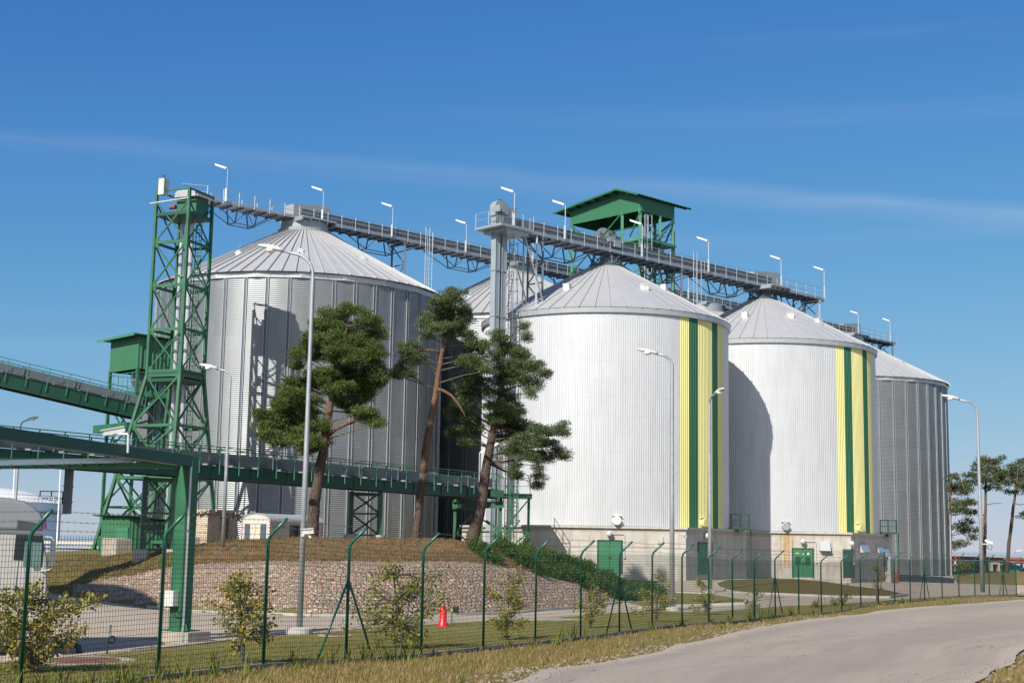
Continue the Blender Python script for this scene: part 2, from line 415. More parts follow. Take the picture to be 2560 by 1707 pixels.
def tufts(lb, P, n, h, sp, w):
    # P: (k,3) clump centres; h, w: (k,) blade height and width
    P = np.asarray(P, float); k = len(P)
    if not k: return
    P = np.repeat(P, n, 0); h = np.repeat(np.broadcast_to(np.asarray(h, float), (k,)), n); w = np.repeat(np.broadcast_to(np.asarray(w, float), (k,)), n)
    m = k * n; a = NR.uniform(0, 2 * PI, m); r = NR.random(m) * sp
    b = P + np.stack([r * np.cos(a), r * np.sin(a), np.full(m, -.01)], 1)
    l = h * NR.uniform(.5, 1.25, m); a2 = NR.uniform(0, 2 * PI, m); q = NR.uniform(.1, .55, m) * l
    d = np.stack([np.cos(a2) * q, np.sin(a2) * q, l], 1); ww = w * NR.uniform(.6, 1.3, m)
    s = np.stack([-np.sin(a2 + .6) * ww, np.cos(a2 + .6) * ww, np.zeros(m)], 1)
    mid = b + d * .55; mid[:, 2] += l * .08
    lb.a.append(np.stack([b - s, b + s, mid + s * .7, b + d, mid - s * .7], 1))

def patchy(m, cols, sc=.45):
    nt = m.node_tree
    mx = N(nt, 'ShaderNodeMix', data_type='RGBA', blend_type='MIX')
    b = nt.nodes['Principled BSDF']; tr = [n for n in nt.nodes if n.type == 'BSDF_TRANSLUCENT'][0]
    src = b.inputs['Base Color'].links[0].from_socket
    f = noise(nt, coords(nt), sc, 5, .7)
    pc = ramp(nt, f, [(.36, cols[0]), (.47, cols[1]), (.54, cols[2]), (.64, cols[3])])
    mx.inputs[0].default_value = .55
    nt.links.new(src, mx.inputs[6]); nt.links.new(pc, mx.inputs[7])
    nt.links.new(mx.outputs[2], b.inputs['Base Color']); nt.links.new(mx.outputs[2], tr.inputs['Color'])
patchy(M['blade'], [(.14, .14, .04), (.34, .24, .095), (.22, .16, .075), (.42, .29, .13)])
# ------------------------------------------------------------------ terrain
_ctrl = [(58,1745,20.6),(420,1690,23.5),(1053,1628,32.5),(1451,1582,42),(1831,1537,58),(2312,1492,85),(2509,1488,100),
 (748,1590,43),(450,1612,39),(150,1640,36),(480,1532,66),(800,1543,60),(1280,1537,66),(1440,1523,72),(1600,1508,80),(1680,1528,70),
 (1672,1448,109),(2083,1456,121),(2330,1447,171),(2480,1464,146),(2480,1430,170),(2480,1425,215),(2380,1440,160),
 (1295,1703,20.5),(1835,1584,40),(2364,1514,72),(2560,1499,85),(2417,1706,21.5),(2560,1611,32),(2100,1507,72),
 (1940,1451,107),(2200,1474,105),(150,1405,100),(0,1420,100),(285,1393,95),(60,1500,60)]
CT = [tuple(at(*c)) for c in _ctrl] + [(-20, 5, .2), (0, 0, .7), (10, 0, .7), (30, 10, .7), (-60, 60, -.4), (60, 60, .3), (90, 140, .5), (-60, 110, .3), (-60, 130, 0), (0, 200, -.9), (-30,160,-1.0)]
def base(x, y):
    if y < 1: y = 1
    sw = sz = 0
    for (a, b, z) in CT:
        d2 = (x - a) ** 2 + (y - b) ** 2 + 6
        w = 1 / (d2 * d2 ** .35); sw += w; sz += w * z
    z = sz / sw
    if y > 136:
        px = 1280 + 3500 * x / y
        t = sstep((y - 136) / 14) * (1 - sstep((px - 420) / 300))
        z = z * (1 - t) - 4 * t
    if y > 214: z = z - 4 * sstep((y - 214) / 14)
    return z
FOOT = [(60,80),(110,74),(285,70),(480,66),(640,62),(800,60),(1000,61),(1150,63),(1280,66),(1440,72),(1600,80),(1640,83)]
CREST = [(20,0),(60,.35),(110,.85),(200,1.15),(285,1.35),(420,1.8),(480,2.0),(560,2.3),(700,2.58),(1100,2.66),(1200,2.55),(1280,2.25),(1330,1.9),(1400,1.35),(1480,.85),(1560,.1),(1600,-.4),(1640,-1.2)]
def mpx(x, y): return 1280 + 3500 * x / max(y, 1)
def zt(x, y):
    b = base(x, y)
    if y < 55 or y > 140: return b
    px = mpx(x, y)
    if px < 30 or px > 1650: return b
    yf = interp(FOOT, px); t = y - yf
    if t <= 0: return b
    zc = interp(CREST, px) - (.25 * sstep((y - 88) / 18) if px > 470 else 0)
    if t < 4.2: f = .64 * (t / 4.2) ** .9
    else: f = .64 + .36 * sstep((t - 4.2) / 8) ** .8
    wob = .05 * math.sin(x * 1.7 + y * .6) * min(1, t / 4)
    return max(b, b + (zc - b) * f + wob)
def gp(px, py, lo=8, hi=230, fn=None):
    fn = fn or base
    d = ray(px, py); d = d / d.y; Y = lo
    under = lambda y: CAMZ + d.z * y <= fn(d.x * y, y)
    prev = lo
    while Y < hi and not under(Y): prev = Y; Y *= 1.03
    a, b = prev, Y
    for _ in range(14):
        m = (a + b) / 2
        if under(m): b = m
        else: a = m
    return V(d.x * b, b, fn(d.x * b, b))
def onz(x, y, dz=0): return V(x, y, zt(x, y) + dz)

# base sheet
def terrain_sheet():
    mb = MB(); qs = []; q = -1.5
    while q < 1.5:
        qs.append(q); q += .007 if -.45 < q < .45 else .06
    ys = [-14, -5, 1, 4, 7, 10]
    while ys[-1] < 236: ys.append(ys[-1] * 1.018 if ys[-1] > 24 else ys[-1] + .7)
    for y in ys:
        for q in qs:
            x = q * max(y, 9)
            mb.v.append(V(x, y, zt(x, y)))
    n = len(qs)
    for i in range(len(ys) - 1):
        for j in range(n - 1):
            mb.f.append((i * n + j, i * n + j + 1, (i + 1) * n + j + 1, (i + 1) * n + j))
    return mb
terrain_sheet().build('ground', M['ground'], smooth=True, kind='structure')
sea = MB(); sea.add([(-9000, 100, -2.4), (9000, 100, -2.4), (14000, 26000, -2.4), (-14000, 26000, -2.4)], [(0, 1, 2, 3)])
sea.build('sea', M['sea'], kind='structure')

def strip(A, B, nu, off, fn, nv=None):
    # ribbon between polylines A and B (same length), nu cells across, draped on fn
    mb = MB(); mb.uv = []
    L = 0
    for i, (a, b) in enumerate(zip(A, B)):
        if i: L += ((A[i] + B[i]) / 2 - (A[i - 1] + B[i - 1]) / 2).length
        for k in range(nu + 1):
            p = a.lerp(b, k / nu); mb.v.append(V(p.x, p.y, fn(p.x, p.y) + off)); mb.uv.append((k / nu, L * .15))
    m = nu + 1
    for i in range(len(A) - 1):
        for k in range(nu): mb.f.append((i * m + k, i * m + k + 1, (i + 1) * m + k + 1, (i + 1) * m + k))
    return mb
def dense(pts, step=.8):
    out = []
    for a, b in zip(pts, pts[1:]):
        n = max(1, int((b - a).length / step))
        out += [a.lerp(b, i / n) for i in range(n)]
    return out + [pts[-1]]
def resample(pts, n):
    d = [0]
    for a, b in zip(pts, pts[1:]): d.append(d[-1] + (b - a).length)
    out = []
    for i in range(n):
        s = d[-1] * i / (n - 1); j = 0
        while j < len(d) - 2 and d[j + 1] < s: j += 1
        t = (s - d[j]) / max(1e-6, d[j + 1] - d[j]); out.append(pts[j].lerp(pts[j + 1], t))
    return out
# road
RL_PX = [(1295,1703),(1389,1673),(1584,1645),(1712,1611),(1835,1584),(1974,1556),(2197,1528),(2364,1514),(2560,1499)]
rl = [V(-9, -12, 0), V(-4.2, 8, 0), V(-2, 14, 0)] + [gp(*p) for p in RL_PX] + [V(52, 98, 0), V(95, 108, 0)]
rr = [V(1.5, -12, 0), V(3.2, 8, 0), V(4.6, 14, 0), V(7.0, 21.5, 0), V(8.4, 24.5, 0), V(9.9, 28, 0), V(11.8, 32, 0), V(14.5, 37, 0), V(19, 44, 0), V(26, 54, 0), V(35, 64, 0), V(58, 80, 0), V(97, 96, 0)]
rl = resample(rl, 220); rr = resample(rr, 220)
rl = [p + V(.08 * math.sin(i * .9) + random.uniform(-.04, .04), 0, 0) for i, p in enumerate(rl)]
rr = [p + V(.08 * math.sin(i * .8) + random.uniform(-.04, .04), 0, 0) for i, p in enumerate(rr)]
strip(rl, rr, 14, .035, base).build('road', M['road'], smooth=True, kind='structure')
def road_left_x(y):
    best = None
    for p, q in zip(rl, rl[1:]):
        if p.y <= y <= q.y: return lerp(p.x, q.x, (y - p.y) / max(1e-6, q.y - p.y))
    return 99
def road_right_x(y):
    for p, q in zip(rr, rr[1:]):
        if p.y <= y <= q.y: return lerp(p.x, q.x, (y - p.y) / max(1e-6, q.y - p.y))
    return 199
# paved yard
NEAR = [(-200,1690),(0,1668),(150,1652),(270,1641),(440,1622),(600,1603),(750,1589),(900,1577),(1040,1566),(1200,1557),(1310,1552),(1440,1542),(1530,1534),(1620,1532),(1690,1532),(1780,1530),(1850,1525),(1960,1517),(2100,1511),(2250,1500),(2400,1490),(2620,1485)]
_ne = {}
def near_edge(px):
    k = round(px / 4)
    if k not in _ne: _ne[k] = gp(k * 4, interp(NEAR, k * 4))
    return _ne[k].copy()
A, B = [], []
px = -260
while px <= 2700:
    a = near_edge(px)
    far = interp(FOOT, px) + 2.5 if 30 < px < 1640 else (130 if px <= 30 else (172 if px < 2385 else 147))
    d = (px - 1280) / 3500
    A.append(a); B.append(V(d * far, far, 0)); px += 12
yard = strip(A, B, 60, .03, base); yard.build('paved_yard', M['pave'], smooth=True, kind='structure')
# lawn between fence and yard
FPX = [58,399,660,866,1053,1208,1338,1451,1548,1630,1705,1772,1831,1886,1938,1997,2053,2104,2152,2196,2237,2276,2312,2356,2398,2438,2474,2509,2542]
def fence_y(i): return 20.6 + 2.62 * i + (.035 * max(0, i - 9) ** 1.5)
FP = []
for i, px in enumerate(FPX):
    Y = fence_y(i); x = at(px, 1600 if i < 10 else 1500, Y).x; FP.append(V(x, Y, base(x, Y)))
fp0 = FP[0] + (FP[0] - FP[1]); fp00 = fp0 + (FP[0] - FP[1])
fp_end = FP[-1] + (FP[-1] - FP[-2])
FALL = [fp00, fp0] + FP + [fp_end]
def fence_at(px):
    for a, b in zip(FALL, FALL[1:]):
        pa, pb = mpx(a.x, a.y), mpx(b.x, b.y)
        if pa <= px <= pb: return a.lerp(b, (px - pa) / (pb - pa))
    return None
A, B = [], []
px = -180
while px < 2590:
    f = fence_at(px)
    if f is not None:
        e = near_edge(px)
        if e.y > f.y + .2: A.append(f); B.append(e)
    px += 10
strip(A, B, 14, .055, base).build('lawn', M['lawn'], smooth=True, kind='structure')
# cobbled slope and brown mound top
CTOP = [(235,1452),(275,1444),(350,1431),(440,1415),(560,1401),(700,1402),(900,1405),(1180,1408),(1300,1428),(1400,1447),(1480,1464),(1560,1490),(1610,1506)]
def mound_sheet(px0, px1, y0, y1, off, ny, step=5, fadetop=None):
    A, B = [], []; px = px0
    while px <= px1:
        d = (px - 1280) / 3500; a, b = y0(px), y1(px)
        A.append(V(d * a, a, 0)); B.append(V(d * b, b, 0)); px += step
    return strip(A, B, ny, off, zt)
_ct = {}
def cob_top(px):
    k = round(px)
    if k not in _ct: _ct[k] = cob_top_(k)
    return _ct[k]
def cob_top_(px):
    g = gp(px, interp(CTOP, px), 50, 140, zt); yf = interp(FOOT, px)
    return max(yf + .3, min(yf + 6, g.y)) + .12 * math.sin(px * .21) + .08 * math.sin(px * .53)
mound_sheet(210, 1615, lambda p: interp(FOOT, p) - .1, cob_top, .05, 26, 4).build('cobbled_bank', M['cobble'], smooth=True, kind='structure')
mound_sheet(480, 1600, lambda p: (cob_top(p) - .25) if p > 235 else interp(FOOT, p) + .3, lambda p: 108 if p < 1300 else interp(FOOT, p) + 14, .03, 60, 8).build('mound_grass', M['moundgrass'], smooth=True, kind='structure')
mound_sheet(60, 484, lambda p: (cob_top(p) - .25) if p > 235 else interp(FOOT, p) + .3, lambda p: 108, .028, 60, 8).build('mound_grass', M['moundgreen'], smooth=True, kind='structure')
# kerb along the mound foot
mb = MB(); prev = None; px = 395
while px < 1560:
    d = (px - 1280) / 3500; y = interp(FOOT, px) - .35; p = V(d * y, y, base(d * y, y) + .06)
    if prev is not None: mb.beam(prev, p - (p - prev) * .03, .16, .16)
    prev = p; px += 14
mb.build('kerb', M['kerbstone'], kind='structure')
# grass islands
def island(name, pts, m, kerb=True):
    P = dense([gp(*p) for p in pts] + [gp(*pts[0])], .7)[:-1]
    c = sum(P, V(0, 0, 0)) / len(P); mb = MB(); rings = 10
    for r in range(rings + 1):
        for p in P:
            q = c.lerp(p, 1 - r / rings * .98); mb.v.append(V(q.x, q.y, base(q.x, q.y) + .10 + .10 * min(1, r / 3)))
    n = len(P)
    for r in range(rings):
        for k in range(n): mb.f.append((r * n + k, r * n + (k + 1) % n, (r + 1) * n + (k + 1) % n, (r + 1) * n + k))
    mb.f.append(tuple(rings * n + k for k in range(n)))
    mb.build(name, m, smooth=True, kind='structure')
    if kerb:
        kb = MB()
        for k in range(n):
            a, b = P[k], P[(k + 1) % n]
            kb.beam(V(a.x, a.y, base(a.x, a.y) + .07), V(b.x, b.y, base(b.x, b.y) + .07), .14, .17)
        kb.build('kerb', M['kerbstone'], kind='structure')
M['islandgrass'] = ground_mat('patchy island grass', [(.13, .10, .035), (.17, .12, .045), (.12, .12, .03), (.08, .065, .025)], .6, 16, .7)
island('grass_island', [(1790,1463),(1796,1471),(1831,1482),(1862,1485),(1956,1488),(2087,1494),(2223,1496),(2268,1490),(2197,1474),(2092,1461),(1987,1453),(1925,1452),(1823,1452)], M['islandgrass'])
island('grass_island', [(1560,1512),(1600,1522),(1690,1518),(1780,1515),(1862,1512),(1866,1502),(1780,1488),(1690,1485),(1620,1490)], M['lawn'])
# ------------------------------------------------------------------ fence
fen = thing('perimeter_fence', 'green welded mesh fence with cranked posts and three strands of barbed wire', 'fence', FP[0])
t0 = (FP[3] - FP[0]).normalized()
PH, OUT = 2.36, .44
for i, p in enumerate(FALL[1:-1]):
    a = FALL[1:-1][max(0, i - 1)]; b = FALL[1:-1][min(len(FALL) - 3, i + 1)]
    t = (b - a); t.z = 0; t.normalize(); n = V(t.y, -t.x, 0)
    z = base(p.x, p.y); p.z = z
    pts = [p + V(0, 0, -.1), p + V(0, 0, PH - .16)]
    for k in range(1, 6):
        a_ = k / 5 * R(48); rad = .24
        pts.append(p + V(0, 0, PH - .16) + n * (rad * (1 - math.cos(a_))) + V(0, 0, rad * math.sin(a_)))
    pts.append(pts[-1] + (n * math.sin(R(48)) + V(0, 0, math.cos(R(48)))) * .42)
    o = MB().tube(pts, .030, 10).build('post', M['post_green'], fen, smooth=True)
    p_tip = pts[-1]; p_bend = pts[2]
    globals().setdefault('TIPS', []).append((p_bend, p_tip))
    if i - 1 in (3, 8, 14, 22, 27):
        for s in (-1, 1):
            f = p + t * (s * 1.0); f.z = base(f.x, f.y) + .1
            MB().tube([p + V(0, 0, 1.62), f], .024, 8).build('brace', M['post_green'], o, origin=fen['_o'], smooth=True)
posts = FALL[1:-1]
for i, (a, b) in enumerate(zip(posts, posts[1:])):
    mb = MB(); t = b - a; L = t.length; nv = max(2, int(L / .062)); 
    r = .0048 if i < 9 else .0056
    for k in range(nv):
        p = a.lerp(b, k / nv); p = V(p.x, p.y, base(p.x, p.y))
        mb.beam(p + V(0, 0, .06), p + V(0, 0, 2.30), r)
    for k in range(28):
        z = .10 + k * .079
        mb.beam(a + V(0, 0, z), b + V(0, 0, z), r, r * 1.1)
    mb.build('mesh_panel', M['wire'], fen)
mbp = MB()
for a, b in zip(posts, posts[1:]):
    mbp.beam(V(a.x, a.y, base(a.x, a.y) + .03), V(b.x, b.y, base(b.x, b.y) + .03), (.09), .07)
mbp.build('plinth', M['concrete_block'], fen)
rb = random.Random(3)
for s in (.32, .64, .97):
    mb = MB()
    for (b0, t0_), (b1, t1_) in zip(TIPS, TIPS[1:]):
        a, b = b0.lerp(t0_, s), b1.lerp(t1_, s); n = 8; sag = rb.uniform(.0, .05)
        pts = [a.lerp(b, k / n) - V(0, 0, sag * 4 * (k / n) * (1 - k / n)) for k in range(n + 1)]
        mb.tube(pts, .0028, 4, False)
        k = .1
        while k < (b - a).length:
            q = a.lerp(b, k / (b - a).length) - V(0, 0, sag * 4 * (k / (b - a).length) * (1 - k / (b - a).length))
            mb.beam(q + V(-.012, 0, -.02), q + V(.012, 0, .02), .003); mb.beam(q + V(.012, .01, -.018), q + V(-.012, -.01, .018), .003); k += .13
    mb.build('barbed_wire', M['barb'], fen)
# ------------------------------------------------------------------ silos
D1, DW = 122.0, 116.0
def cyl_x(pxl, pxr, py, Y):   # centre and radius from the two silhouette edges
    a, b = ray(pxl, py), ray(pxr, py)
    ta, tb = math.atan2(a.x, a.y), math.atan2(b.x, b.y)
    m, h = (ta + tb) / 2, (tb - ta) / 2
    return math.tan(m) * Y, Y / math.cos(m) * math.sin(h)
GX1, RG = cyl_x(384, 1101, 900, D1)
WX1, RW = cyl_x(1206, 1821, 1000, DW)
ROW = V(.718, .696, 0).normalized(); NRM = V(ROW.y, -ROW.x, 0)
G = [V(GX1, D1, 0), V(.2, 1.15 * D1, 0), V(22.4, 1.32 * D1, 0), V(44.3, 1.5 * D1, 0)]
W = [V(WX1, DW, 0), V(0, 1.125 * DW, 0)]
W[1].x = cyl_x(1640, 2186, 1050, W[1].y)[0]
ZG_EAVE = at(750, 682, D1 - RG).z; ZG_TOP = at(756, 574, D1 - 2).z; RGT = 2.1
ZW_EAVE = at(1513, 769, DW - RW).z; ZW_TOP = at(1513, 662, DW - 1.2).z; RWT = 1.25
Z_LEDGE = at(1500, 1314, DW - RW).z
print('G', G[0], RG, ZG_EAVE, ZG_TOP, 'W', W, RW, ZW_EAVE, ZW_TOP, Z_LEDGE)
TOCAM = -PI / 2   # local angle that looks at the camera
def phi_of(px, py, c, r):
    d = ray(px, py); d = V(d.x, d.y, 0).normalized(); oc = V(0, 0, 0) - V(c.x, c.y, 0)
    b = d.dot(oc); q = b * b - (oc.dot(oc) - r * r)
    t = -b - math.sqrt(max(0, q)); p = d * t + oc
    return math.atan2(p.y, p.x)
def corrug_wall(c, r, z0, z1, n, waves, amp):
    mb = MB(); mb.uv = []
    rows = []
    pitch = (z1 - z0) / waves
    for w in range(waves):
        for k, s in ((0, 0), (.25, 1), (.5, 0), (.75, -1)): rows.append((z0 + (w + k) * pitch, r + s * amp))
    rows.append((z1, r))
    for (z, rr_) in rows:
        for k in range(n + 1):
            a = 2 * PI * k / n; mb.v.append(c + V(math.cos(a) * rr_, math.sin(a) * rr_, z)); mb.uv.append((k / n, (z - z0) / (z1 - z0)))
    m = n + 1
    for i in range(len(rows) - 1):
        for k in range(n): mb.f.append((i * m + k, i * m + k + 1, (i + 1) * m + k + 1, (i + 1) * m + k))
    return mb
def cone_roof(c, r0, z0, r1, z1, nrib, ribh, ribw, fold=0):
    mb = MB()
    n = nrib * 2
    for (r, z) in ((r0, z0), (lerp(r0, r1, .5), lerp(z0, z1, .5)), (r1, z1)):
        for k in range(n): a = 2 * PI * k / n; mb.v.append(c + V(math.cos(a) * r, math.sin(a) * r, z))
    for i in range(2):
        for k in range(n): mb.f.append((i * n + k, i * n + (k + 1) % n, (i + 1) * n + (k + 1) % n, (i + 1) * n + k))
    nrm_s = math.atan2(z1 - z0, r0 - r1)
    for k in range(nrib):
        a = 2 * PI * (k + .25) / nrib; d = V(math.cos(a), math.sin(a), 0)
        up = d * math.sin(nrm_s) + V(0, 0, math.cos(nrm_s))
        mb.beam(c + d * (r0 + .05) + V(0, 0, z0 - .02) + up * ribh / 2, c + d * r1 + V(0, 0, z1) + up * ribh / 2, ribw, ribh, up=up)
    return mb
def grey_silo(c, label, gz, proto=None):
    if proto is not None:
        t = dup(proto, V(c.x, c.y, gz)); t['label'] = label; return t
    t = thing('grain_silo', label, 'silo', V(c.x, c.y, gz), 'corrugated galvanised grain silos in the back row')
    z0, z1 = gz + .55, ZG_EAVE
    corrug_wall(c, RG, z0, z1, 132, 150, .019).build('corrugated_wall', M['corrug'], t, smooth=True)
    mb = MB(); mc = MB()
    for k in range(44):
        a = 2 * PI * (k + .5) / 44; d = V(math.cos(a), math.sin(a), 0); tt = V(-d.y, d.x, 0)
        zm = lerp(z0, z1, .46)
        for s in (-1, 1):
            mb.box(c + d * (RG + .06) + tt * (.12 * s) + V(0, 0, (zm + z1) / 2), (.09, .04, z1 - zm), (d, tt, V(0, 0, 1)))
            mb.box(c + d * (RG + .065) + tt * (.13 * s) + V(0, 0, (z0 - .3 + zm) / 2), (.105, .055, zm - z0 + .3), (d, tt, V(0, 0, 1)))
        mc.box(c + d * (RG + .02) + V(0, 0, (z0 - .2 + z1) / 2), (.05, .21, z1 - z0 + .1), (d, tt, V(0, 0, 1)))
    mb.build('stiffener_ribs', M['galv'], t); mc.build('shaded_rib_channels', M['darksteel'], t)  # dark channels paint in the shade between the rib flanges
    mb = MB().lathe(c, [(RG + .16, z1 - .42), (RG + .20, z1 - .40), (RG + .20, z1 + .04), (RG + .02, z1 + .06)], 22)
    mb.build('eave_band', M['galv_light'], t)
    cone_roof(c, RG + .38, z1 + .06, RGT, ZG_TOP, 72, .11, .05).build('roof', M['groof'], t)
    MB().lathe(c, [(RGT + .22, ZG_TOP - .16), (RGT + .25, ZG_TOP + .22), (RGT, ZG_TOP + .26), (RGT, ZG_TOP + .9), (.1, ZG_TOP + .95)], 32).build('roof_collar', M['trough_light'], t)
    for k in range(9):
        a = TOCAM + R(-80 + 40 * k) + .12; d = V(math.cos(a), math.sin(a), 0); f = .42
        p = c + d * lerp(RG, RGT, f) + V(0, 0, lerp(z1, ZG_TOP, f) + .14)
        m2 = MB(); m2.box(p, (.55, .35, .3)); m2.box(p + V(0, 0, .22), (.3, .2, .15)); m2.beam(p, p + V(.1, .05, .9), .03)
        m2.build('lifeline_anchor', M['galv'], t)
    MB().lathe(c, [(RG - .3, gz - .4), (RG - .3, gz + .56), (RG + .05, gz + .56)], 48).build('plinth', M['black'], t)  # plinth coloured black for the shaded gap under the wall
    return t
gz0 = -.9
g1 = grey_silo(G[0], 'huge galvanised corrugated silo behind the green lattice tower and the tallest pines', gz0)
g2 = grey_silo(G[1], 'shaded corrugated silo mostly hidden between the largest galvanised silo and the white silos', gz0, g1)
g3 = grey_silo(G[2], 'corrugated silo almost wholly hidden behind the two white silos, only its roof tip showing', gz0, g1)
g4 = grey_silo(G[3], 'corrugated galvanised silo at the far end of the row, just past the second white silo', gz0, g1)

# ---- white silos on concrete bases
def face_frame(a, b):
    u = (b - a); u.z = 0; u.normalize(); return u, V(u.y, -u.x, 0)
def face_pt(px, py, a, b):
    d = ray(px, py); d = V(d.x, d.y, 0); u = V(b.x - a.x, b.y - a.y, 0)
    # d*s = a + u*t
    det = d.x * (-u.y) + u.x * d.y
    s = (a.x * (-u.y) + u.x * a.y) / det
    return d * s
def zface(px, py, p): return at(px, py, p.y).z
def clad(c, r, z0, z1, a0, a1, pitch=R(1.02), amp=.03):
    n = max(1, round((a1 - a0) / pitch)); mb = MB(); mb.uv = []
    cols = []
    for k in range(n):
        for f, h in ((0, 0), (.52, 0), (.62, 1), (.90, 1)): cols.append((a0 + (a1 - a0) * (k + f) / n, r + h * amp))
    cols.append((a1, r))
    for z in (z0, (z0 + z1) / 2, z1):
        for (a, q) in cols: mb.v.append(c + V(math.cos(a) * q, math.sin(a) * q, z)); mb.uv.append((a / (2 * PI), (z - z0) / (z1 - z0)))
    m = len(cols)
    for i in range(2):
        for k in range(m - 1): mb.f.append((i * m + k, i * m + k + 1, (i + 1) * m + k + 1, (i + 1) * m + k))
    return mb
def wall_lamp(t, p, u, n, label=None):
    o = MB().ball(p + n * .30, .23, 10).build('globe_lamp', M['lamp_white'], t, smooth=True)
    m2 = MB(); m2.tube([p + n * .30, p + n * .05], .05); m2.tube([p + n * .06, p + n * .06 + u * 1.12, p + n * .06 + u * 1.14 - V(0, 0, .05), p + n * .06 + u * 1.14 - V(0, 0, 1.65)], .032, 6)
    m2.box(p + n * .07 + u * 1.14 - V(0, 0, 1.7), (.12, .12, .16), (u, n, V(0, 0, 1)))
    m2.build('conduit', M['lamp_white'], o, origin=t['_o'])
def door(t, p, u, n, w, z0, z1, double=True, louvre=False, signs=False):
    h = z1 - z0; c = V(p.x, p.y, (z0 + z1) / 2)
    ax = (u, n, V(0, 0, 1))
    d = MB()
    if double:
        for s in (-1, 1): d.box(c + u * (s * w * .25) + n * .02, (w / 2 - .03, .08, h), ax)
    else: d.box(c + n * .02, (w, .08, h), ax)
    o = d.build('door', M['green_door'], t)
    f = MB(); 
    for s in (-1, 1): f.box(c + u * (s * (w / 2 + .05)) + n * .035, (.08, .10, h + .1), ax)
    f.box(c + n * .035 + V(0, 0, h / 2 + .05), (w + .2, .11, .08), ax); f.build('door_frame', M['green_dark'], o, origin=t['_o'])
    hb = MB(); q = c + n * .12 + u * (.06 if double else w * .2) - V(0, 0, .05); hb.box(q, (.05, .05, .12), ax); hb.beam(q, q - u * .16, .035); hb.build('handle', M['black'], o, origin=t['_o'])
    if louvre:
        for s in (-1, 1):
            lb = MB()
            for k in range(12): lb.box(c + u * (s * w * .25) + n * .075 + V(0, 0, -.05 + .06 * k - .1), (w * .27, .03, .026), ax)
            lb.build('louvre', M['green_dark'], o, origin=t['_o'])
    if signs:
        for (du, dz, k) in ((-.28, .86, 0), (.27, .86, 1), (.03, .80, 2)):
            q = c + n * .075 + u * (du * w) + V(0, 0, dz - .05)
            s_ = MB()
            if k == 1: s_.prism([(-.13, -.1), (.13, -.1), (0, .13)], q, u, V(0, 0, 1), n, .012)
            else: s_.box(q, (.30 if k == 0 else .16, .012, .11), ax)
            s_.build('warning_sign', M['yellow'] if k != 1 else M['yellow_paint'], o, origin=t['_o'])
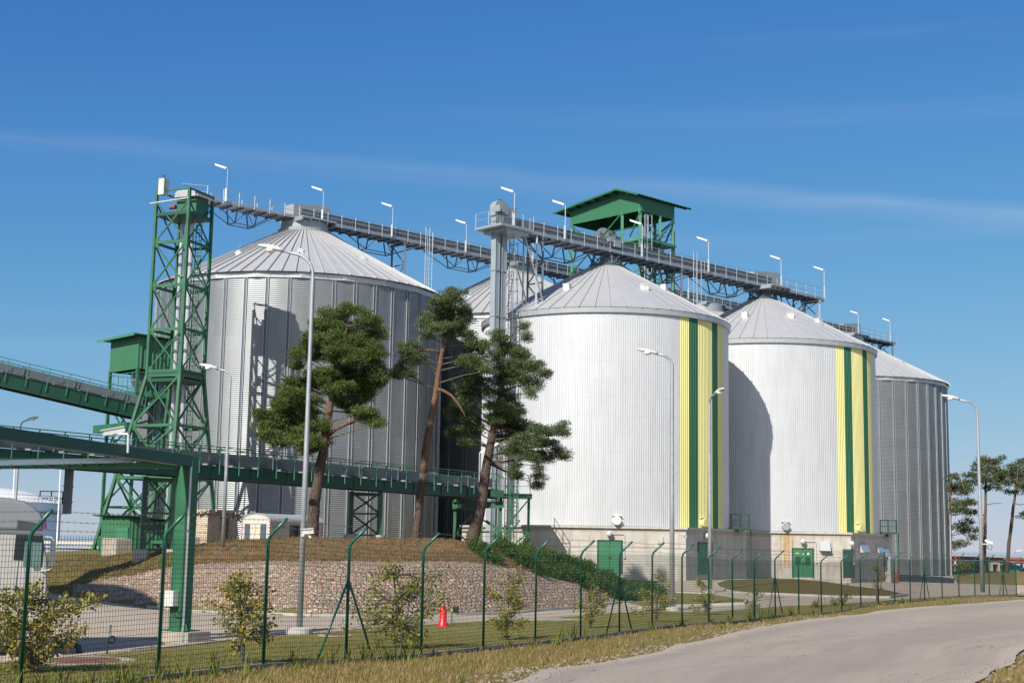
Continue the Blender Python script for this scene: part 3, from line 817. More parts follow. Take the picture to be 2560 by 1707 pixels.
def white_silo(c, label, hexdeg, spec):
    zb = base(c.x, c.y - RW) - .5
    t = thing('grain_silo', label, 'silo', V(c.x, c.y, zb), 'white clad silos with yellow and green stripes')
    z0, z1 = Z_LEDGE + .02, ZW_EAVE
    # stripes
    edges = [phi_of(px, spec['py'], c, RW) for px in spec['stripes']]
    pitch = R(1.02)
    clad(c, RW, z0, z1, edges[-1], edges[0] + 2 * PI).build('white_wall', M['wclad'], t)
    for k in range(5):
        yel = k % 2 == 0
        clad(c, RW, z0, z1, edges[k], edges[k + 1]).build('yellow_stripe' if yel else 'green_stripe', M['yellow_paint'] if yel else M['stripe_green'], t)
    MB().lathe(c, [(RW + .06, z1 - .40), (RW + .20, z1 - .36), (RW + .24, z1 + .02), (RW + .1, z1 + .06)], 64).build('eave_band', M['galv_light'], t)
    cone_roof(c, RW + .26, z1 + .05, RWT, ZW_TOP, 54, .06, .04).build('roof', M['wroof'], t)
    MB().lathe(c, [(RWT + .1, ZW_TOP - .08), (RWT + .2, ZW_TOP + .12), (RWT, ZW_TOP + .2), (.1, ZW_TOP + .22)], 28).build('roof_collar', M['darksteel'], t)
    m2 = MB()
    for k in range(10):
        a = 2 * PI * k / 10; d = V(math.cos(a), math.sin(a), 0); b_ = 2 * PI * (k + 1) / 10; d2 = V(math.cos(b_), math.sin(b_), 0)
        p, q = c + d * 1.3 + V(0, 0, ZW_TOP + .1), c + d2 * 1.3 + V(0, 0, ZW_TOP + .1); h = V(0, 0, spec['neck'] - ZW_TOP - .1)
        if k % 2 == 0: m2.beam(p, p + h, .12)
        m2.beam(p, q + h, .07); m2.beam(q, p + h, .07)
    m2.build('neck_lattice', M['darksteel'], t)
    MB().tube([c + V(0, 0, ZW_TOP), c + V(0, 0, spec['neck'])], .5, 16).build('fill_pipe', M['trough_light'], t, smooth=True)
    # hatches
    for (px, py, f) in spec['hatch']:
        p = at(px, py, c.y); dx = p.x - c.x; r = lerp(RW, RWT, f)
        ang = -math.acos(max(-1, min(1, dx / r))); d = V(math.cos(ang), math.sin(ang), 0); tt = V(-d.y, d.x, 0)
        q = c + d * r + V(0, 0, lerp(z1, ZW_TOP, f) + .22)
        b2 = MB().box(q, (.45, .5, .5), (d, tt, V(0, 0, 1))); b2.box(q + V(0, 0, .27), (.52, .58, .06), (d, tt, V(0, 0, 1))); b2.build('roof_hatch', M['white'], t)
    # concrete base
    rv = RW * 1.145
    hv = [c + V(math.sin(R(a)) * rv, -math.cos(R(a)) * rv, 0) for a in [hexdeg + 60 * k for k in range(6)]]
    poly = [(v.x - c.x, v.y - c.y) for v in hv]
    base_o = MB().prism(poly, V(c.x, c.y, zb), V(1, 0, 0), V(0, 1, 0), V(0, 0, 1), Z_LEDGE - zb - .16).build('concrete_base', M['concrete'], t)
    p2 = [(a * 1.018, b * 1.018) for a, b in poly]
    MB().prism(p2, V(c.x, c.y, Z_LEDGE - .16), V(1, 0, 0), V(0, 1, 0), V(0, 0, 1), .16).build('ledge', M['kerbstone'], t)
    fa = (hv[0], hv[1]); fb = (hv[1], hv[2])
    for k, fc in (('A', fa), ('B', fb)):
        u, n = face_frame(*fc)
        for it in spec[k]:
            kind = it[0]
            if kind == 'door':
                pl, pr = face_pt(it[1], it[3], *fc), face_pt(it[2], it[3], *fc); p = (pl + pr) / 2
                ztop = zface((it[1] + it[2]) / 2, it[3], p); zbot = zface((it[1] + it[2]) / 2, it[4], p)
                door(t, p, u, n, (pr - pl).length, zbot, ztop, it[5], it[6], it[7])
            elif kind == 'lamp':
                p = face_pt(it[1], it[2], *fc); p.z = zface(it[1], it[2], p); wall_lamp(t, p, u, n)
            elif kind == 'hood':
                pl, pr = face_pt(it[1], it[3], *fc), face_pt(it[2], it[3], *fc); p = (pl + pr) / 2; w = (pr - pl).length
                zt_, zb_ = zface(it[1], it[3], p), zface(it[1], it[4], p); h = zt_ - zb_
                MB().prism([(0.0, 0), (0, h), (.12, h), (h * .62, 0)], V(p.x, p.y, zb_) - u * w / 2, n, V(0, 0, 1), u, w).build('vent_hood', M['galv_light'], t)
            elif kind == 'plate':
                p = face_pt(it[1], it[2], *fc); p.z = zface(it[1], it[2], p)
                b2 = MB().box(p + n * .04, (.42, .08, .55), (u, n, V(0, 0, 1))); b2.build('junction_box', M['kerbstone'], t)
            elif kind == 'cam':
                p = face_pt(it[1], it[2], *fc); p.z = zface(it[1], it[2], p)
                b2 = MB(); b2.beam(p + n * .03, p + n * .5 + u * .1, .07); b2.box(p + n * .5 + u * .1 - V(0, 0, .08), (.22, .34, .2), (u, n, V(0, 0, 1))); b2.build('floodlight', M['trough_light'], t)
            elif kind == 'stain':
                pl = face_pt(it[1], 1400, *fc)
                b2 = MB(); rs = random.Random(5)
                for q in range(7):
                    x0 = rs.uniform(-.55, .5); w_ = rs.uniform(.05, .22); h_ = rs.uniform(2.2, 3.4)
                    b2.prism([(x0, Z_LEDGE - .2), (x0 + w_, Z_LEDGE - .2), (x0 + w_ * .8, Z_LEDGE - h_), (x0 + w_ * .2, Z_LEDGE - h_ + .2)], pl + n * (.002 + q * .0015), u, V(0, 0, 1), n, .0008)
                b2.build('rust_stain', M['ruststain'], t)
            elif kind == 'duct':
                p = face_pt(it[1], 1400, *fc); z2 = zface(it[1], it[2], p)
                b2 = MB().box(V(p.x, p.y, (z2 + zb) / 2) + n * .35, (.38, .5, z2 - zb), (u, n, V(0, 0, 1))); b2.build('downpipe', M['galv_light'], t)
    for (px, py, col) in spec['vents']:
        a = phi_of(px, py, c, RW); d = V(math.cos(a), math.sin(a), 0); tt = V(-d.y, d.x, 0)
        p = c + d * RW; p.z = max(at(px, py, p.y).z, Z_LEDGE + .42)
        v = MB().tube([p, p + d * .42, p + d * .43], [.33, .33, .30], 18); v.box(p + d * .15 + V(0, 0, .36), (.3, .7, .04), (d, tt, V(0, 0, 1)))
        v.build('round_vent', M[col], t, smooth=False)
    # balcony on the right corner
    a = spec['bal']; d = V(math.sin(R(a)), -math.cos(R(a)), 0); tt = V(-d.y, d.x, 0); q = c + d * (RW + .9) + V(0, 0, Z_LEDGE + .1)
    ax = (d, tt, V(0, 0, 1))
    b2 = MB().box(q, (1.5, 1.9, .14), ax); b2.box(q - V(0, 0, .2), (.12, 1.9, .3), ax)
    for (i, j) in ((-.7, -.9), (.7, -.9), (-.7, .9), (.7, .9), (0, -.9), (0, .9), (.7, 0)): b2.beam(q + d * i + tt * j, q + d * i + tt * j + V(0, 0, 1.15), .05)
    for z in (.6, 1.15):
        b2.beam(q + d * -.7 + tt * -.9 + V(0, 0, z), q + d * .7 + tt * -.9 + V(0, 0, z), .045); b2.beam(q + d * .7 + tt * -.9 + V(0, 0, z), q + d * .7 + tt * .9 + V(0, 0, z), .045)
        b2.beam(q + d * -.7 + tt * .9 + V(0, 0, z), q + d * .7 + tt * .9 + V(0, 0, z), .045)
    b2.build('balcony', M['green_dark'], t)
    b2 = MB(); l0 = q + d * .85
    for s in (-.22, .22): b2.beam(V(l0.x, l0.y, zb + .2) + tt * s, l0 + tt * s, .05)
    z = zb + .5
    while z < l0.z: b2.beam(V(l0.x, l0.y, z) - tt * .22, V(l0.x, l0.y, z) + tt * .22, .03); z += .3
    b2.build('ladder', M['green_dark'], t)
    return t
M['ruststain'] = mat('rust stain', (.36, .24, .13), .9, 0, .2, 3)
ZB_DECK = at(1513, 632, DW - .6).z
ZA_DECK = at(750, 551, D1 - .8).z
print('decks', ZA_DECK, ZB_DECK)
WS = [white_silo(W[0], 'white silo with yellow and green stripes standing behind the leaning pine and low pine shrubs', -32, dict(
    py=1050, stripes=(1698.8, 1722.4, 1744.6, 1780, 1793.8, 1807), neck=ZB_DECK - .35,
    hatch=[(1412, 702, .42), (1651, 716, .52), (1595, 710, .42)], bal=78,
    A=[('door', 1496, 1553, 1352, 1432, True, False, False), ('lamp', 1523, 1334), ('plate', 1651, 1350)],
    B=[('door', 1745, 1778, 1358, 1435, True, False, False), ('lamp', 1761, 1339), ('cam', 1697, 1338)],
    vents=[(1541, 1303, 'white'), (1755, 1309, 'yellow_paint')]))]
white_silo(W[1], 'striped white silo partly shaded by its neighbour, with metal hoods on its concrete base', -32, dict(
    py=1290, stripes=(2095.3, 2116.2, 2134.5, 2162.7, 2173.7, 2184.5), neck=ZB_DECK - .35,
    hatch=[(1840, 785, .5), (1946, 782, .5), (2018, 795, .42)], bal=78,
    A=[('door', 1982, 2031, 1372, 1441, True, True, True), ('lamp', 2006, 1353), ('hood', 2048, 2074, 1352, 1376), ('stain', 1966)],
    B=[('door', 2108, 2133, 1375, 1444, False, False, False), ('lamp', 2121, 1358), ('hood', 2146, 2164, 1359, 1380), ('hood', 2190, 2203, 1365, 1381), ('hood', 2205, 2217, 1370, 1390), ('duct', 2211, 1391)],
    vents=[(1963, 1328, 'galv'), (2145, 1333, 'yellow_paint')]))
# ------------------------------------------------------------------ galleries
def railing(mb, a, b, h=1.1, step=1.55, r=.028, drop=0, mid=True):
    L = (b - a).length; n = max(1, round(L / step))
    for k in range(n + 1):
        p = a.lerp(b, k / n); mb.beam(p - V(0, 0, drop), p + V(0, 0, h), r * 1.5)
    mb.beam(a + V(0, 0, h), b + V(0, 0, h), r * 1.4)
    if mid: mb.beam(a + V(0, 0, h * .52), b + V(0, 0, h * .52), r * 1.2)
def caged_ladder(t, p, z0, z1, u, n, m, name='caged_ladder'):
    mb = MB()
    for s in (-.24, .24): mb.beam(V(p.x, p.y, z0) + u * s, V(p.x, p.y, z1) + u * s, .055)
    z = z0 + .2
    while z < z1: mb.beam(V(p.x, p.y, z) - u * .24, V(p.x, p.y, z) + u * .24, .03); z += .3
    z = z0 + 2.2; hoops = []
    while z <= z1: hoops.append(z); z += .95
    for z in hoops:
        pts = [V(p.x, p.y, z) + u * (.36 * math.cos(a)) + n * (.1 + .6 * math.sin(a)) for a in [PI * k / 8 for k in range(9)]]
        mb.tube(pts, .022, 4)
    if len(hoops) > 1:
        for a in (.15, .5, .85): mb.beam(V(p.x, p.y, hoops[0]) + u * (.36 * math.cos(PI * a)) + n * (.1 + .6 * math.sin(PI * a)), V(p.x, p.y, hoops[-1]) + u * (.36 * math.cos(PI * a)) + n * (.1 + .6 * math.sin(PI * a)), .028)
    return mb.build(name, m, t)
def trestle(t, p, z0, z1, u, w, m, name='support_trestle'):
    mb = MB(); a, b = p - u * w / 2, p + u * w / 2
    for q in (a, b): mb.beam(V(q.x, q.y, z0), V(q.x, q.y, z1), .17)
    n = max(1, round((z1 - z0) / 1.9)); dz = (z1 - z0) / n
    for k in range(n):
        s = k % 2
        q0, q1 = (a, b) if s else (b, a)
        mb.beam(V(q0.x, q0.y, z0 + k * dz), V(q1.x, q1.y, z0 + (k + 1) * dz), .08); mb.beam(V(a.x, a.y, z0 + k * dz), V(b.x, b.y, z0 + k * dz), .09)
    mb.box(V(p.x, p.y, z1), (w + .5, .3, .2), (u, V(-u.y, u.x, 0), V(0, 0, 1)))
    return mb.build(name, m, t)
def gallery(name, label, cat, p0, p1, z, tr, troughs, spans, group=None):
    t = thing(name, label, cat, V(p0.x, p0.y, z), group)
    u = (p1 - p0); u.z = 0; L = u.length; u.normalize(); n = V(u.y, -u.x, 0)
    P = lambda s, o, dz: V(p0.x, p0.y, z) + u * s + n * o + V(0, 0, dz)
    for (a, b) in troughs:
        mb = MB().beam(P(a, .55, .50), P(b, .55, .50), .62, .80)
        s = a + 1.5
        while s < b:
            mb.beam(P(s - .05, .55, .50), P(s + .05, .55, .50), .70, .88); mb.beam(P(s + .3, .89, .50), P(s + .36, .89, .50), .05, .78); s += 4.2
        mb.beam(P(a, .84, .93), P(b, .84, .93), .1, .06); mb.beam(P(a, .84, .10), P(b, .84, .10), .1, .07)
        mb.build('trough', M['trough'], t)
    mb = MB(); mb.beam(P(0, .1, .02), P(L, .1, .02), 1.9, .05); 
    for o in (-.85, 1.05): mb.beam(P(0, o, -.03), P(L, o, -.03), .06, .08)
    mb.build('walkway', M['galv'], t)
    mb = MB(); s = .4
    while s < L: mb.beam(P(s, -.85, -.15), P(s, 1.0, -.15), .10, .17); s += 1.15
    mb.build('joists', M['darksteel'], t)
    for s0, s1 in tr:
        m2 = MB(); railing(m2, P(s0, 1.08, 0), P(s1, 1.08, 0), drop=.12); m2.beam(P(s0, 1.08, .1), P(s1, 1.08, .1), .02, .16); m2.build('railing', M['galv'], t)
        m2 = MB(); railing(m2, P(s0, -.88, 0), P(s1, -.88, 0)); m2.build('railing', M['galv'], t)
    for (a, b) in spans:
        m2 = MB(); k = (b - a)
        c1, c2 = a + k * .34, a + k * .66
        for o in (-.75, .95):
            m2.beam(P(a, o, -.2), P(c1, o * .6, -1.45), .065); m2.beam(P(c1, o * .6, -1.45), P(c2, o * .6, -1.45), .07); m2.beam(P(c2, o * .6, -1.45), P(b, o, -.2), .065)
            for c_ in (c1, c2): m2.beam(P(c_, o * .6, -1.45), P(c_, o, -.15), .09)
        for c_, s_ in ((c1, 1.2), (c2, -1.2)): m2.beam(P(c_, .5, -1.45), P(c_ + s_, .9, -.15), .05)
        for c_ in (c1, c2): m2.beam(P(c_, -.5, -1.45), P(c_, .6, -1.45), .09)
        m2.build('underslung_truss', M['darksteel'], t)
    return t, P, u, n
def apron(t, P, s, w=3.6, m='galv'):
    mb = MB().beam(P(s - w / 2, .5, -.06), P(s + w / 2, .5, -.06), 3.6, .14)
    for k in range(5): mb.beam(P(s - w / 2 + k * w / 4, -1.2, -.25), P(s - w / 2 + k * w / 4, 2.2, -.25), .12, .25)
    mb.build('platform', M['galv'], t)
def motorbox(t, P, s, up=True):
    mb = MB(); mb.prism([(-2.0, 0), (2.0, 0), (2.0, 1.35), (.9, 1.35), (-2.0, 1.0)], P(s, .55, .35), (P(1, 0, 0) - P(0, 0, 0)).normalized(), V(0, 0, 1), (P(0, 0, 0) - P(0, 1, 0)).normalized(), 1.25)
    mb.build('drive_housing', M['trough_light'], t)
GP0 = G[0] - ROW * 10.9; GP1 = G[3] + ROW * (RG * .85)
def sG(i): return (G[i] - GP0).dot(ROW)
LA = (GP1 - GP0).length
gal_a, PA, uA, nA = gallery('conveyor_gallery', 'long grey conveyor gallery with railings over the corrugated silos, behind the white silos', 'conveyor', GP0, GP1, ZA_DECK,
    [(.2, LA)], [(sG(0) - 1.0, sG(3) + .5)],
    [(1.2, sG(0) - 3.5), (sG(0) + 3.2, sG(0) + RG + .6), (sG(0) + RG + 2.2, sG(1) - 3), (sG(1) + 3, sG(1) + RG + .6), (sG(1) + RG + 2, sG(2) - 3), (sG(2) + 3, sG(2) + RG), (sG(2) + RG + 1, sG(3) - 3), (sG(3) + 2.5, LA - 1)], 'grey conveyor galleries on the silo roofs')
for i in range(4):
    apron(gal_a, PA, sG(i)); 
    MB().tube([G[i] + V(0, 0, ZG_TOP + .4), G[i] + V(0, 0, ZA_DECK)], .55, 14).build('fill_pipe', M['trough_light'], gal_a, smooth=True)
    m2 = MB()
    for k in range(6):
        a = 2 * PI * k / 6; d = V(math.cos(a), math.sin(a), 0); m2.beam(G[i] + d * 1.9 + V(0, 0, ZG_TOP + .2), G[i] + d * 1.6 + V(0, 0, ZA_DECK - .1), .16)
    m2.build('neck_frame', M['darksteel'], gal_a)
for i in (0, 3): motorbox(gal_a, PA, sG(i) + .4)
for s in (sG(0) + RG - 1.6, sG(1) + RG - 1.6, sG(2) + RG - 1.6, LA - 1.0):
    p = PA(s, .1, 0); r_ = min((V(p.x, p.y, 0) - g).length for g in G); zr = lerp(ZG_EAVE, ZG_TOP, max(0, min(1, 1 - r_ / RG)))
    trestle(gal_a, p, zr - .1, ZA_DECK - .3, nA, 1.9, M['darksteel'])
s = sG(0) + RG + .9
caged_ladder(gal_a, PA(s, 1.35, 0), ZG_EAVE + .2, ZA_DECK + 1.6, uA, nA, M['galv'])
m2 = MB(); m2.beam(PA(0, .1, 1.1), PA(-1.6, .1, .75), .04); m2.beam(PA(.2, 1.08, 1.1), PA(-1.6, .1, 1.1), .04); m2.beam(PA(.2, -.88, 1.1), PA(-1.6, .1, 1.1), .04); m2.beam(PA(.2, 1.08, .57), PA(-1.6, .1, .57), .04); m2.beam(PA(.2, -.88, .57), PA(-1.6, .1, .57), .04)
m2.build('end_rail', M['galv'], gal_a)
# gallery B over the white silos
EL = W[0] - ROW * (RW + 2.3)             # bucket elevator shaft
BP0 = EL - ROW * .3; BP1 = W[1] + ROW * (RW * .86)
def sW(i): return (W[i] - BP0).dot(ROW)
LB = (BP1 - BP0).length
gal_b, PB, uB, nB = gallery('conveyor_gallery', 'grey conveyor gallery running from the elevator head across the tops of the white silos', 'conveyor', BP0, BP1, ZB_DECK,
    [(2.6, LB)], [(1.2, sW(1) + .5)], [(3.0, sW(0) - 2), (sW(0) + 2, sW(0) + RW + .4), (sW(0) + RW + 1.4, sW(1) - 2), (sW(1) + 2, LB - .6)], 'grey conveyor galleries on the silo roofs')
motorbox(gal_b, PB, sW(1) + .2); apron(gal_b, PB, sW(1), 3.0)
m2 = MB().box(PB(sW(0), .98, .7), (.8, .4, .55), (uB, nB, V(0, 0, 1))); m2.box(PB(sW(0) - .7, .95, .9), (.6, .35, .25), (uB, nB, V(0, 0, 1))); m2.build('drive_housing', M['trough_light'], gal_b)
for s in (sW(0) + RW - 1.6, LB - .7, sW(0) - RW + 1.6):
    p = PB(s, .1, 0); r_ = min((V(p.x, p.y, 0) - V(g.x, g.y, 0)).length for g in W); zr = lerp(ZW_EAVE, ZW_TOP, max(0, min(1, 1 - r_ / RW)))
    trestle(gal_b, p, zr, ZB_DECK - .3, nB, 1.7, M['galv'] if s > LB - 2 else M['darksteel'])
caged_ladder(gal_b, PB(sW(0) + RW - .2, 1.35, 0), ZW_EAVE + .1, ZB_DECK + 1.6, uB, nB, M['galv'])
# gallery lamps: pole with a slanted tube
lamp_proto = None
def gallery_lamp(P, n, s, label, grp):
    global lamp_proto
    p = P(s, 1.12, 0)
    if lamp_proto is None:
        t = thing('walkway_lamp', label, 'lamp', p, grp)
        MB().tube([p + V(0, 0, -.05), p + V(0, 0, 1.0), p + V(.04, .08, 1.25), p + V(.04, .08, 2.9), p + V(-.02, .04, 2.98), p + V(-.12, .0, 3.0)], .035, 8).build('pole', M['galv_light'], t)
        MB().box(p + V(0, -.06, .62), (.16, .1, 1.1)).build('ballast_box', M['galv_light'], t)
        a = p + V(-.06, .02, 2.98); b = p + V(-1.05, .05, 3.28)
        MB().beam(a, b, .20, .10).build('housing', M['galv_light'], t)
        MB().beam(a - V(.05, 0, .07) + V(0, -.06, 0), b - V(-.05, 0, .07) + V(0, -.06, 0), .13, .09).build('diffuser', M['tube'], t)
        lamp_proto = t
    else:
        t = dup(lamp_proto, p); t['label'] = label
    return t
def s_at(p0, u, px, py):   # distance along the gallery axis where it crosses the sight line of px
    d = ray(px, py); d = V(d.x, d.y, 0)
    det = d.x * (-u.y) + u.x * d.y
    # p0 + u t = d k
    return (p0.x * d.y - p0.y * d.x) / (d.x * u.y - d.y * u.x)
grp = 'tube lamps on poles along the galleries'
for px, lab in [(563, 'slanted tube lamp on the gallery nearest the green lattice tower top'), (806, 'slanted tube lamp beside the drive housing over the largest galvanised silo'), (981, 'slanted tube lamp halfway between the drive housing and the caged ladder'), (1166, 'slanted tube lamp just before the bucket elevator, on the gallery behind it'), (1330, 'slanted tube lamp on the rear gallery, just past the elevator shafts'), (1720, 'slanted tube lamp low on the rear gallery, seen between the white silo roofs'), (2143, 'slanted tube lamp above the drive housing of the farthest galvanised silo'), (2222, 'slanted tube lamp near the free end of the rear gallery')]:
    gallery_lamp(PA, nA, s_at(GP0 + nA * 1.1, uA, px, 520 if px < 1200 else 700), lab, grp)
for px, lab in [(1283, 'slanted tube lamp standing over the bucket elevator head'), (1411, 'slanted tube lamp in front of the green roofed head house eave'), (1604, 'slanted tube lamp in front of the head house steel legs'), (1770, 'slanted tube lamp beside the caged ladder between the white silos'), (1951, 'slanted tube lamp at the drive housing over the second white silo'), (2058, 'slanted tube lamp at the free end of the front gallery')]:
    gallery_lamp(PB, nB, s_at(BP0 + nB * 1.1, uB, px, 600), lab, grp)
# ------------------------------------------------------------------ bucket elevator
zE = base(EL.x, EL.y) ; ax = (ROW, NRM, V(0, 0, 1))
el = thing('bucket_elevator', 'tall grey bucket elevator with twin shafts and a domed head', 'elevator', V(EL.x, EL.y, zE))
AL = ROW   # shafts side by side along the row
for s in (-.36, .36):
    mb = MB().box(V(EL.x, EL.y, (zE + ZB_DECK) / 2) + AL * s, (.44, .52, ZB_DECK - zE), ax)
    for e_ in (-.22, .22): mb.box(V(EL.x, EL.y, (zE + ZB_DECK) / 2) + AL * (s + e_) + NRM * .26, (.05, .06, ZB_DECK - zE), ax)
    z = zE + 2
    while z < ZB_DECK - .5: mb.box(V(EL.x, EL.y, z) + AL * s, (.54, .64, .07), ax); z += 3.6
    mb.build('shaft', M['shaft'], el)
z = ZB_DECK
mb = MB().box(V(EL.x, EL.y, z - .05) + AL * .3 + NRM * .3, (3.6, 3.0, .20), ax); mb.box(V(EL.x, EL.y, z - .28) + AL * .5 + NRM * .3, (2.6, 2.4, .26), ax); mb.build('head_platform', M['galv'], el)
c0 = V(EL.x, EL.y, z)
mb = MB().box(c0 + V(0, 0, .5), (1.3, .55, 1.0), ax)
mb.prism([(-.75, 0), (.75, 0), (.75, .65), (-.75, .65)], c0 + V(0, 0, 1.0) + NRM * .3, AL, V(0, 0, 1), -NRM, .6)
mb.prism([(.75 * math.cos(PI * k / 12), .66 * math.sin(PI * k / 12)) for k in range(13)], c0 + V(0, 0, 1.652) + NRM * .3, AL, V(0, 0, 1), -NRM, .6)
mb.build('head_casing', M['trough_light'], el)
MB().prism([(.6, .15), (1.6, .4), (1.6, .95), (.6, .85)], c0 + V(0, 0, 1.0) + NRM * .25, AL, V(0, 0, 1), -NRM, .5).build('discharge_chute', M['trough_light'], el)
MB().box(c0 + V(0, 0, 1.5) - AL * .45 + NRM * .55, (.6, .5, .5), ax).build('motor', M['trough_light'], el)
MB().prism([(-.3, 1.15), (.5, 1.15), (.25, .5), (-.1, .5)], c0 + NRM * .62 + AL * .5, AL, V(0, 0, 1), -NRM, .3).build('hopper', M['trough_light'], el)
MB().box(c0 + V(0, 0, .55) + AL * .3 + NRM * .7, (1.5, .45, .65), ax).build('gearbox', M['trough'], el)
MB().prism([(-.18, 0), (.18, 0), (.13, .13), (-.13, .13)], c0 + V(0, 0, 2.28) + NRM * .15, AL, V(0, 0, 1), -NRM, .3).build('beacon_cover', M['green'], el)
mb = MB()
q = [c0 + AL * a + NRM * b for a, b in ((-1.45, -1.15), (-1.45, 1.75), (2.05, 1.75))]
for a, b in zip(q, q[1:]): railing(mb, a, b, 1.15, 1.3)
mb.build('railing', M['galv'], el)
mb = MB()
for (a, b, px, py) in ((1.2, 1.6, 1325, 742), (-1.0, 1.9, 1315, 742)):
    e = W[0] - ROW * (RW - 1.6) + NRM * (1.2 if a > 0 else -.6); e.z = ZW_EAVE + .7; mb.tube([c0 + AL * a + NRM * b * .9, e], .07, 6)
for o in (-.5, 1.0):
    e = W[0] - ROW * (RW - .9) + NRM * o; mb.beam(V(e.x, e.y, ZW_EAVE), V(e.x, e.y, z - .1), .14)
mb.build('brace', M['galv'], el)
caged_ladder(el, V(EL.x, EL.y, 0) + AL * 1.2 + NRM * .2, zE + 1, z - .3, NRM, AL, M['darksteel'])
# ------------------------------------------------------------------ head house between the rows
HN = at(1600, 527, 131.5)
hu = -NRM; hv = ROW       # hu: along the gable front towards the rear row, hv: along the row
hz = base(13, 137) - .6
hh = thing('head_house', 'green gabled head house on steel legs rising behind the white silo roofs', 'building', V(HN.x, HN.y, hz))
Lh, Bh = 9.2, 5.2
z0 = HN.z; H0, HP, HE, XP = 1.5, 2.3, 1.45, 2.3
o = V(HN.x, HN.y, z0)
def fluted(mb, a, u, L, n, zf0, zf1, pitch=.28, amp=.035):
    k = int(L / pitch); cols = []
    for i in range(k):
        for f, h in ((0, 0), (.5, 0), (.62, 1), (.88, 1)): cols.append(((i + f) * L / k, h * amp))
    cols.append((L, 0))
    for zf in (zf0, zf1):
        for (s, h) in cols: p = a + u * s + n * h; mb.v.append(V(p.x, p.y, zf(s)))
    b = len(mb.v) - 2 * len(cols); m = len(cols)
    for i in range(m - 1): mb.f.append((b + i, b + i + 1, b + m + i + 1, b + m + i))
prof = lambda s: z0 + interp([(0, H0), (XP, HP), (Lh, HE)], s)
mb = MB()
fluted(mb, o, hu, Lh, -hv, lambda s: z0, prof); fluted(mb, o + hv * Bh, hu, Lh, hv, lambda s: z0, prof)
fluted(mb, o, hv, Bh, -hu, lambda s: z0, lambda s: z0 + H0); fluted(mb, o + hu * Lh, hv, Bh, hu, lambda s: z0, lambda s: z0 + HE)
mb.build('wall', M['greenclad'], hh)
mb = MB()
sl1 = (HP - H0) / XP; sl2 = (HP - HE) / (Lh - XP)
e0 = o + hu * -.5 + V(0, 0, H0 - .5 * sl1); pk = o + hu * XP + V(0, 0, HP); e1 = o + hu * (Lh + 1.7) + V(0, 0, HE - 1.7 * sl2)
for (a, b) in ((e0, pk), (pk, e1)):
    k = 28
    pts = [(-.9 + (Bh + 2.9) * i / k) for i in range(k + 1)]
    b0 = len(mb.v)
    for i, s in enumerate(pts):
        up = .05 * (i % 2); 
        for q in (a, b):
            mb.v.append(q + hv * s + V(0, 0, .10 + up)); mb.v.append(q + hv * s + V(0, 0, .05 + up))
    for i in range(k):
        c_ = b0 + i * 4
        mb.f += [(c_, c_ + 4, c_ + 6, c_ + 2), (c_ + 1, c_ + 3, c_ + 7, c_ + 5), (c_, c_ + 1, c_ + 5, c_ + 4), (c_ + 2, c_ + 6, c_ + 7, c_ + 3)]
    for s in (-.9, Bh + 2.0): mb.beam(a + hv * s + V(0, 0, .05), b + hv * s + V(0, 0, .05), .06, .18)
rf = mb.build('roof', M['green'], hh)
mb = MB()
for i in range(7):
    f = (i + .5) / 7; q = pk.lerp(e1, f); mb.beam(q + hv * -.85 - V(0, 0, .06), q + hv * (Bh + 1.8) - V(0, 0, .06), .12, .18)
for i in range(3):
    f = (i + .5) / 3; q = pk.lerp(e0, f); mb.beam(q + hv * -.85 - V(0, 0, .06), q + hv * (Bh + 1.8) - V(0, 0, .06), .12, .18)
mb.build('purlins', M['green_dark'], rf, origin=hh['_o'])
for (a, b) in ((0, 0), (2.5, 0), (Lh, 0), (0, Bh), (2.5, Bh), (Lh, Bh), (0, Bh * .62)):
    q = o + hu * (a + (.12 if a == 0 else -.12)) + hv * (b + (.12 if b == 0 else -.12)); MB().beam(V(q.x, q.y, hz), V(q.x, q.y, z0 + .3), .26, .26).build('leg', M['green_pale'], hh)
mb = MB(); zp = z0 - 2.6
def hp(a, b, dz): return o + hu * a + hv * b + V(0, 0, dz)
lv = [0, -5.2, -10.5, -16]
for za, zb_ in zip(lv, lv[1:]):
    for (p, q) in (((0, 0), (0, Bh)), ((Lh, 0), (Lh, Bh)), ((2.5, 0), (Lh, 0)), ((2.5, Bh), (Lh, Bh)), ((0, Bh), (Lh, Bh))):
        mb.beam(hp(*p, za), hp(*q, zb_), .12); mb.beam(hp(*q, za), hp(*p, zb_), .12); mb.beam(hp(*p, zb_), hp(*q, zb_), .16)
for b in (0, Bh): mb.beam(hp(1.3, b, -2.4), hp(0, b, -.2), .12)
mb.build('bracing', M['green'], hh)
mb = MB()
mb.box(hp(Lh * .42, Bh * .5, -2.7), (Bh, Lh * .9, .26), (hv, hu, V(0, 0, 1)))
mb.build('platform', M['green_pale'], hh)
MB().box(hp(1.2, Bh * .55, -3.9), (Bh * .9, 2.6, .2), (hv, hu, V(0, 0, 1))).build('landing', M['green_pale'], hh)
mb = MB()
for (p, q) in (((.1, .05), (Lh * .85, .05)), ((.1, .05), (.1, Bh - .1)), ((.1, Bh - .1), (Lh * .85, Bh - .1))): railing(mb, hp(*p, -2.57), hp(*q, -2.57), 1.1, 1.5)
mb.build('railing', M['green_pale'], hh)
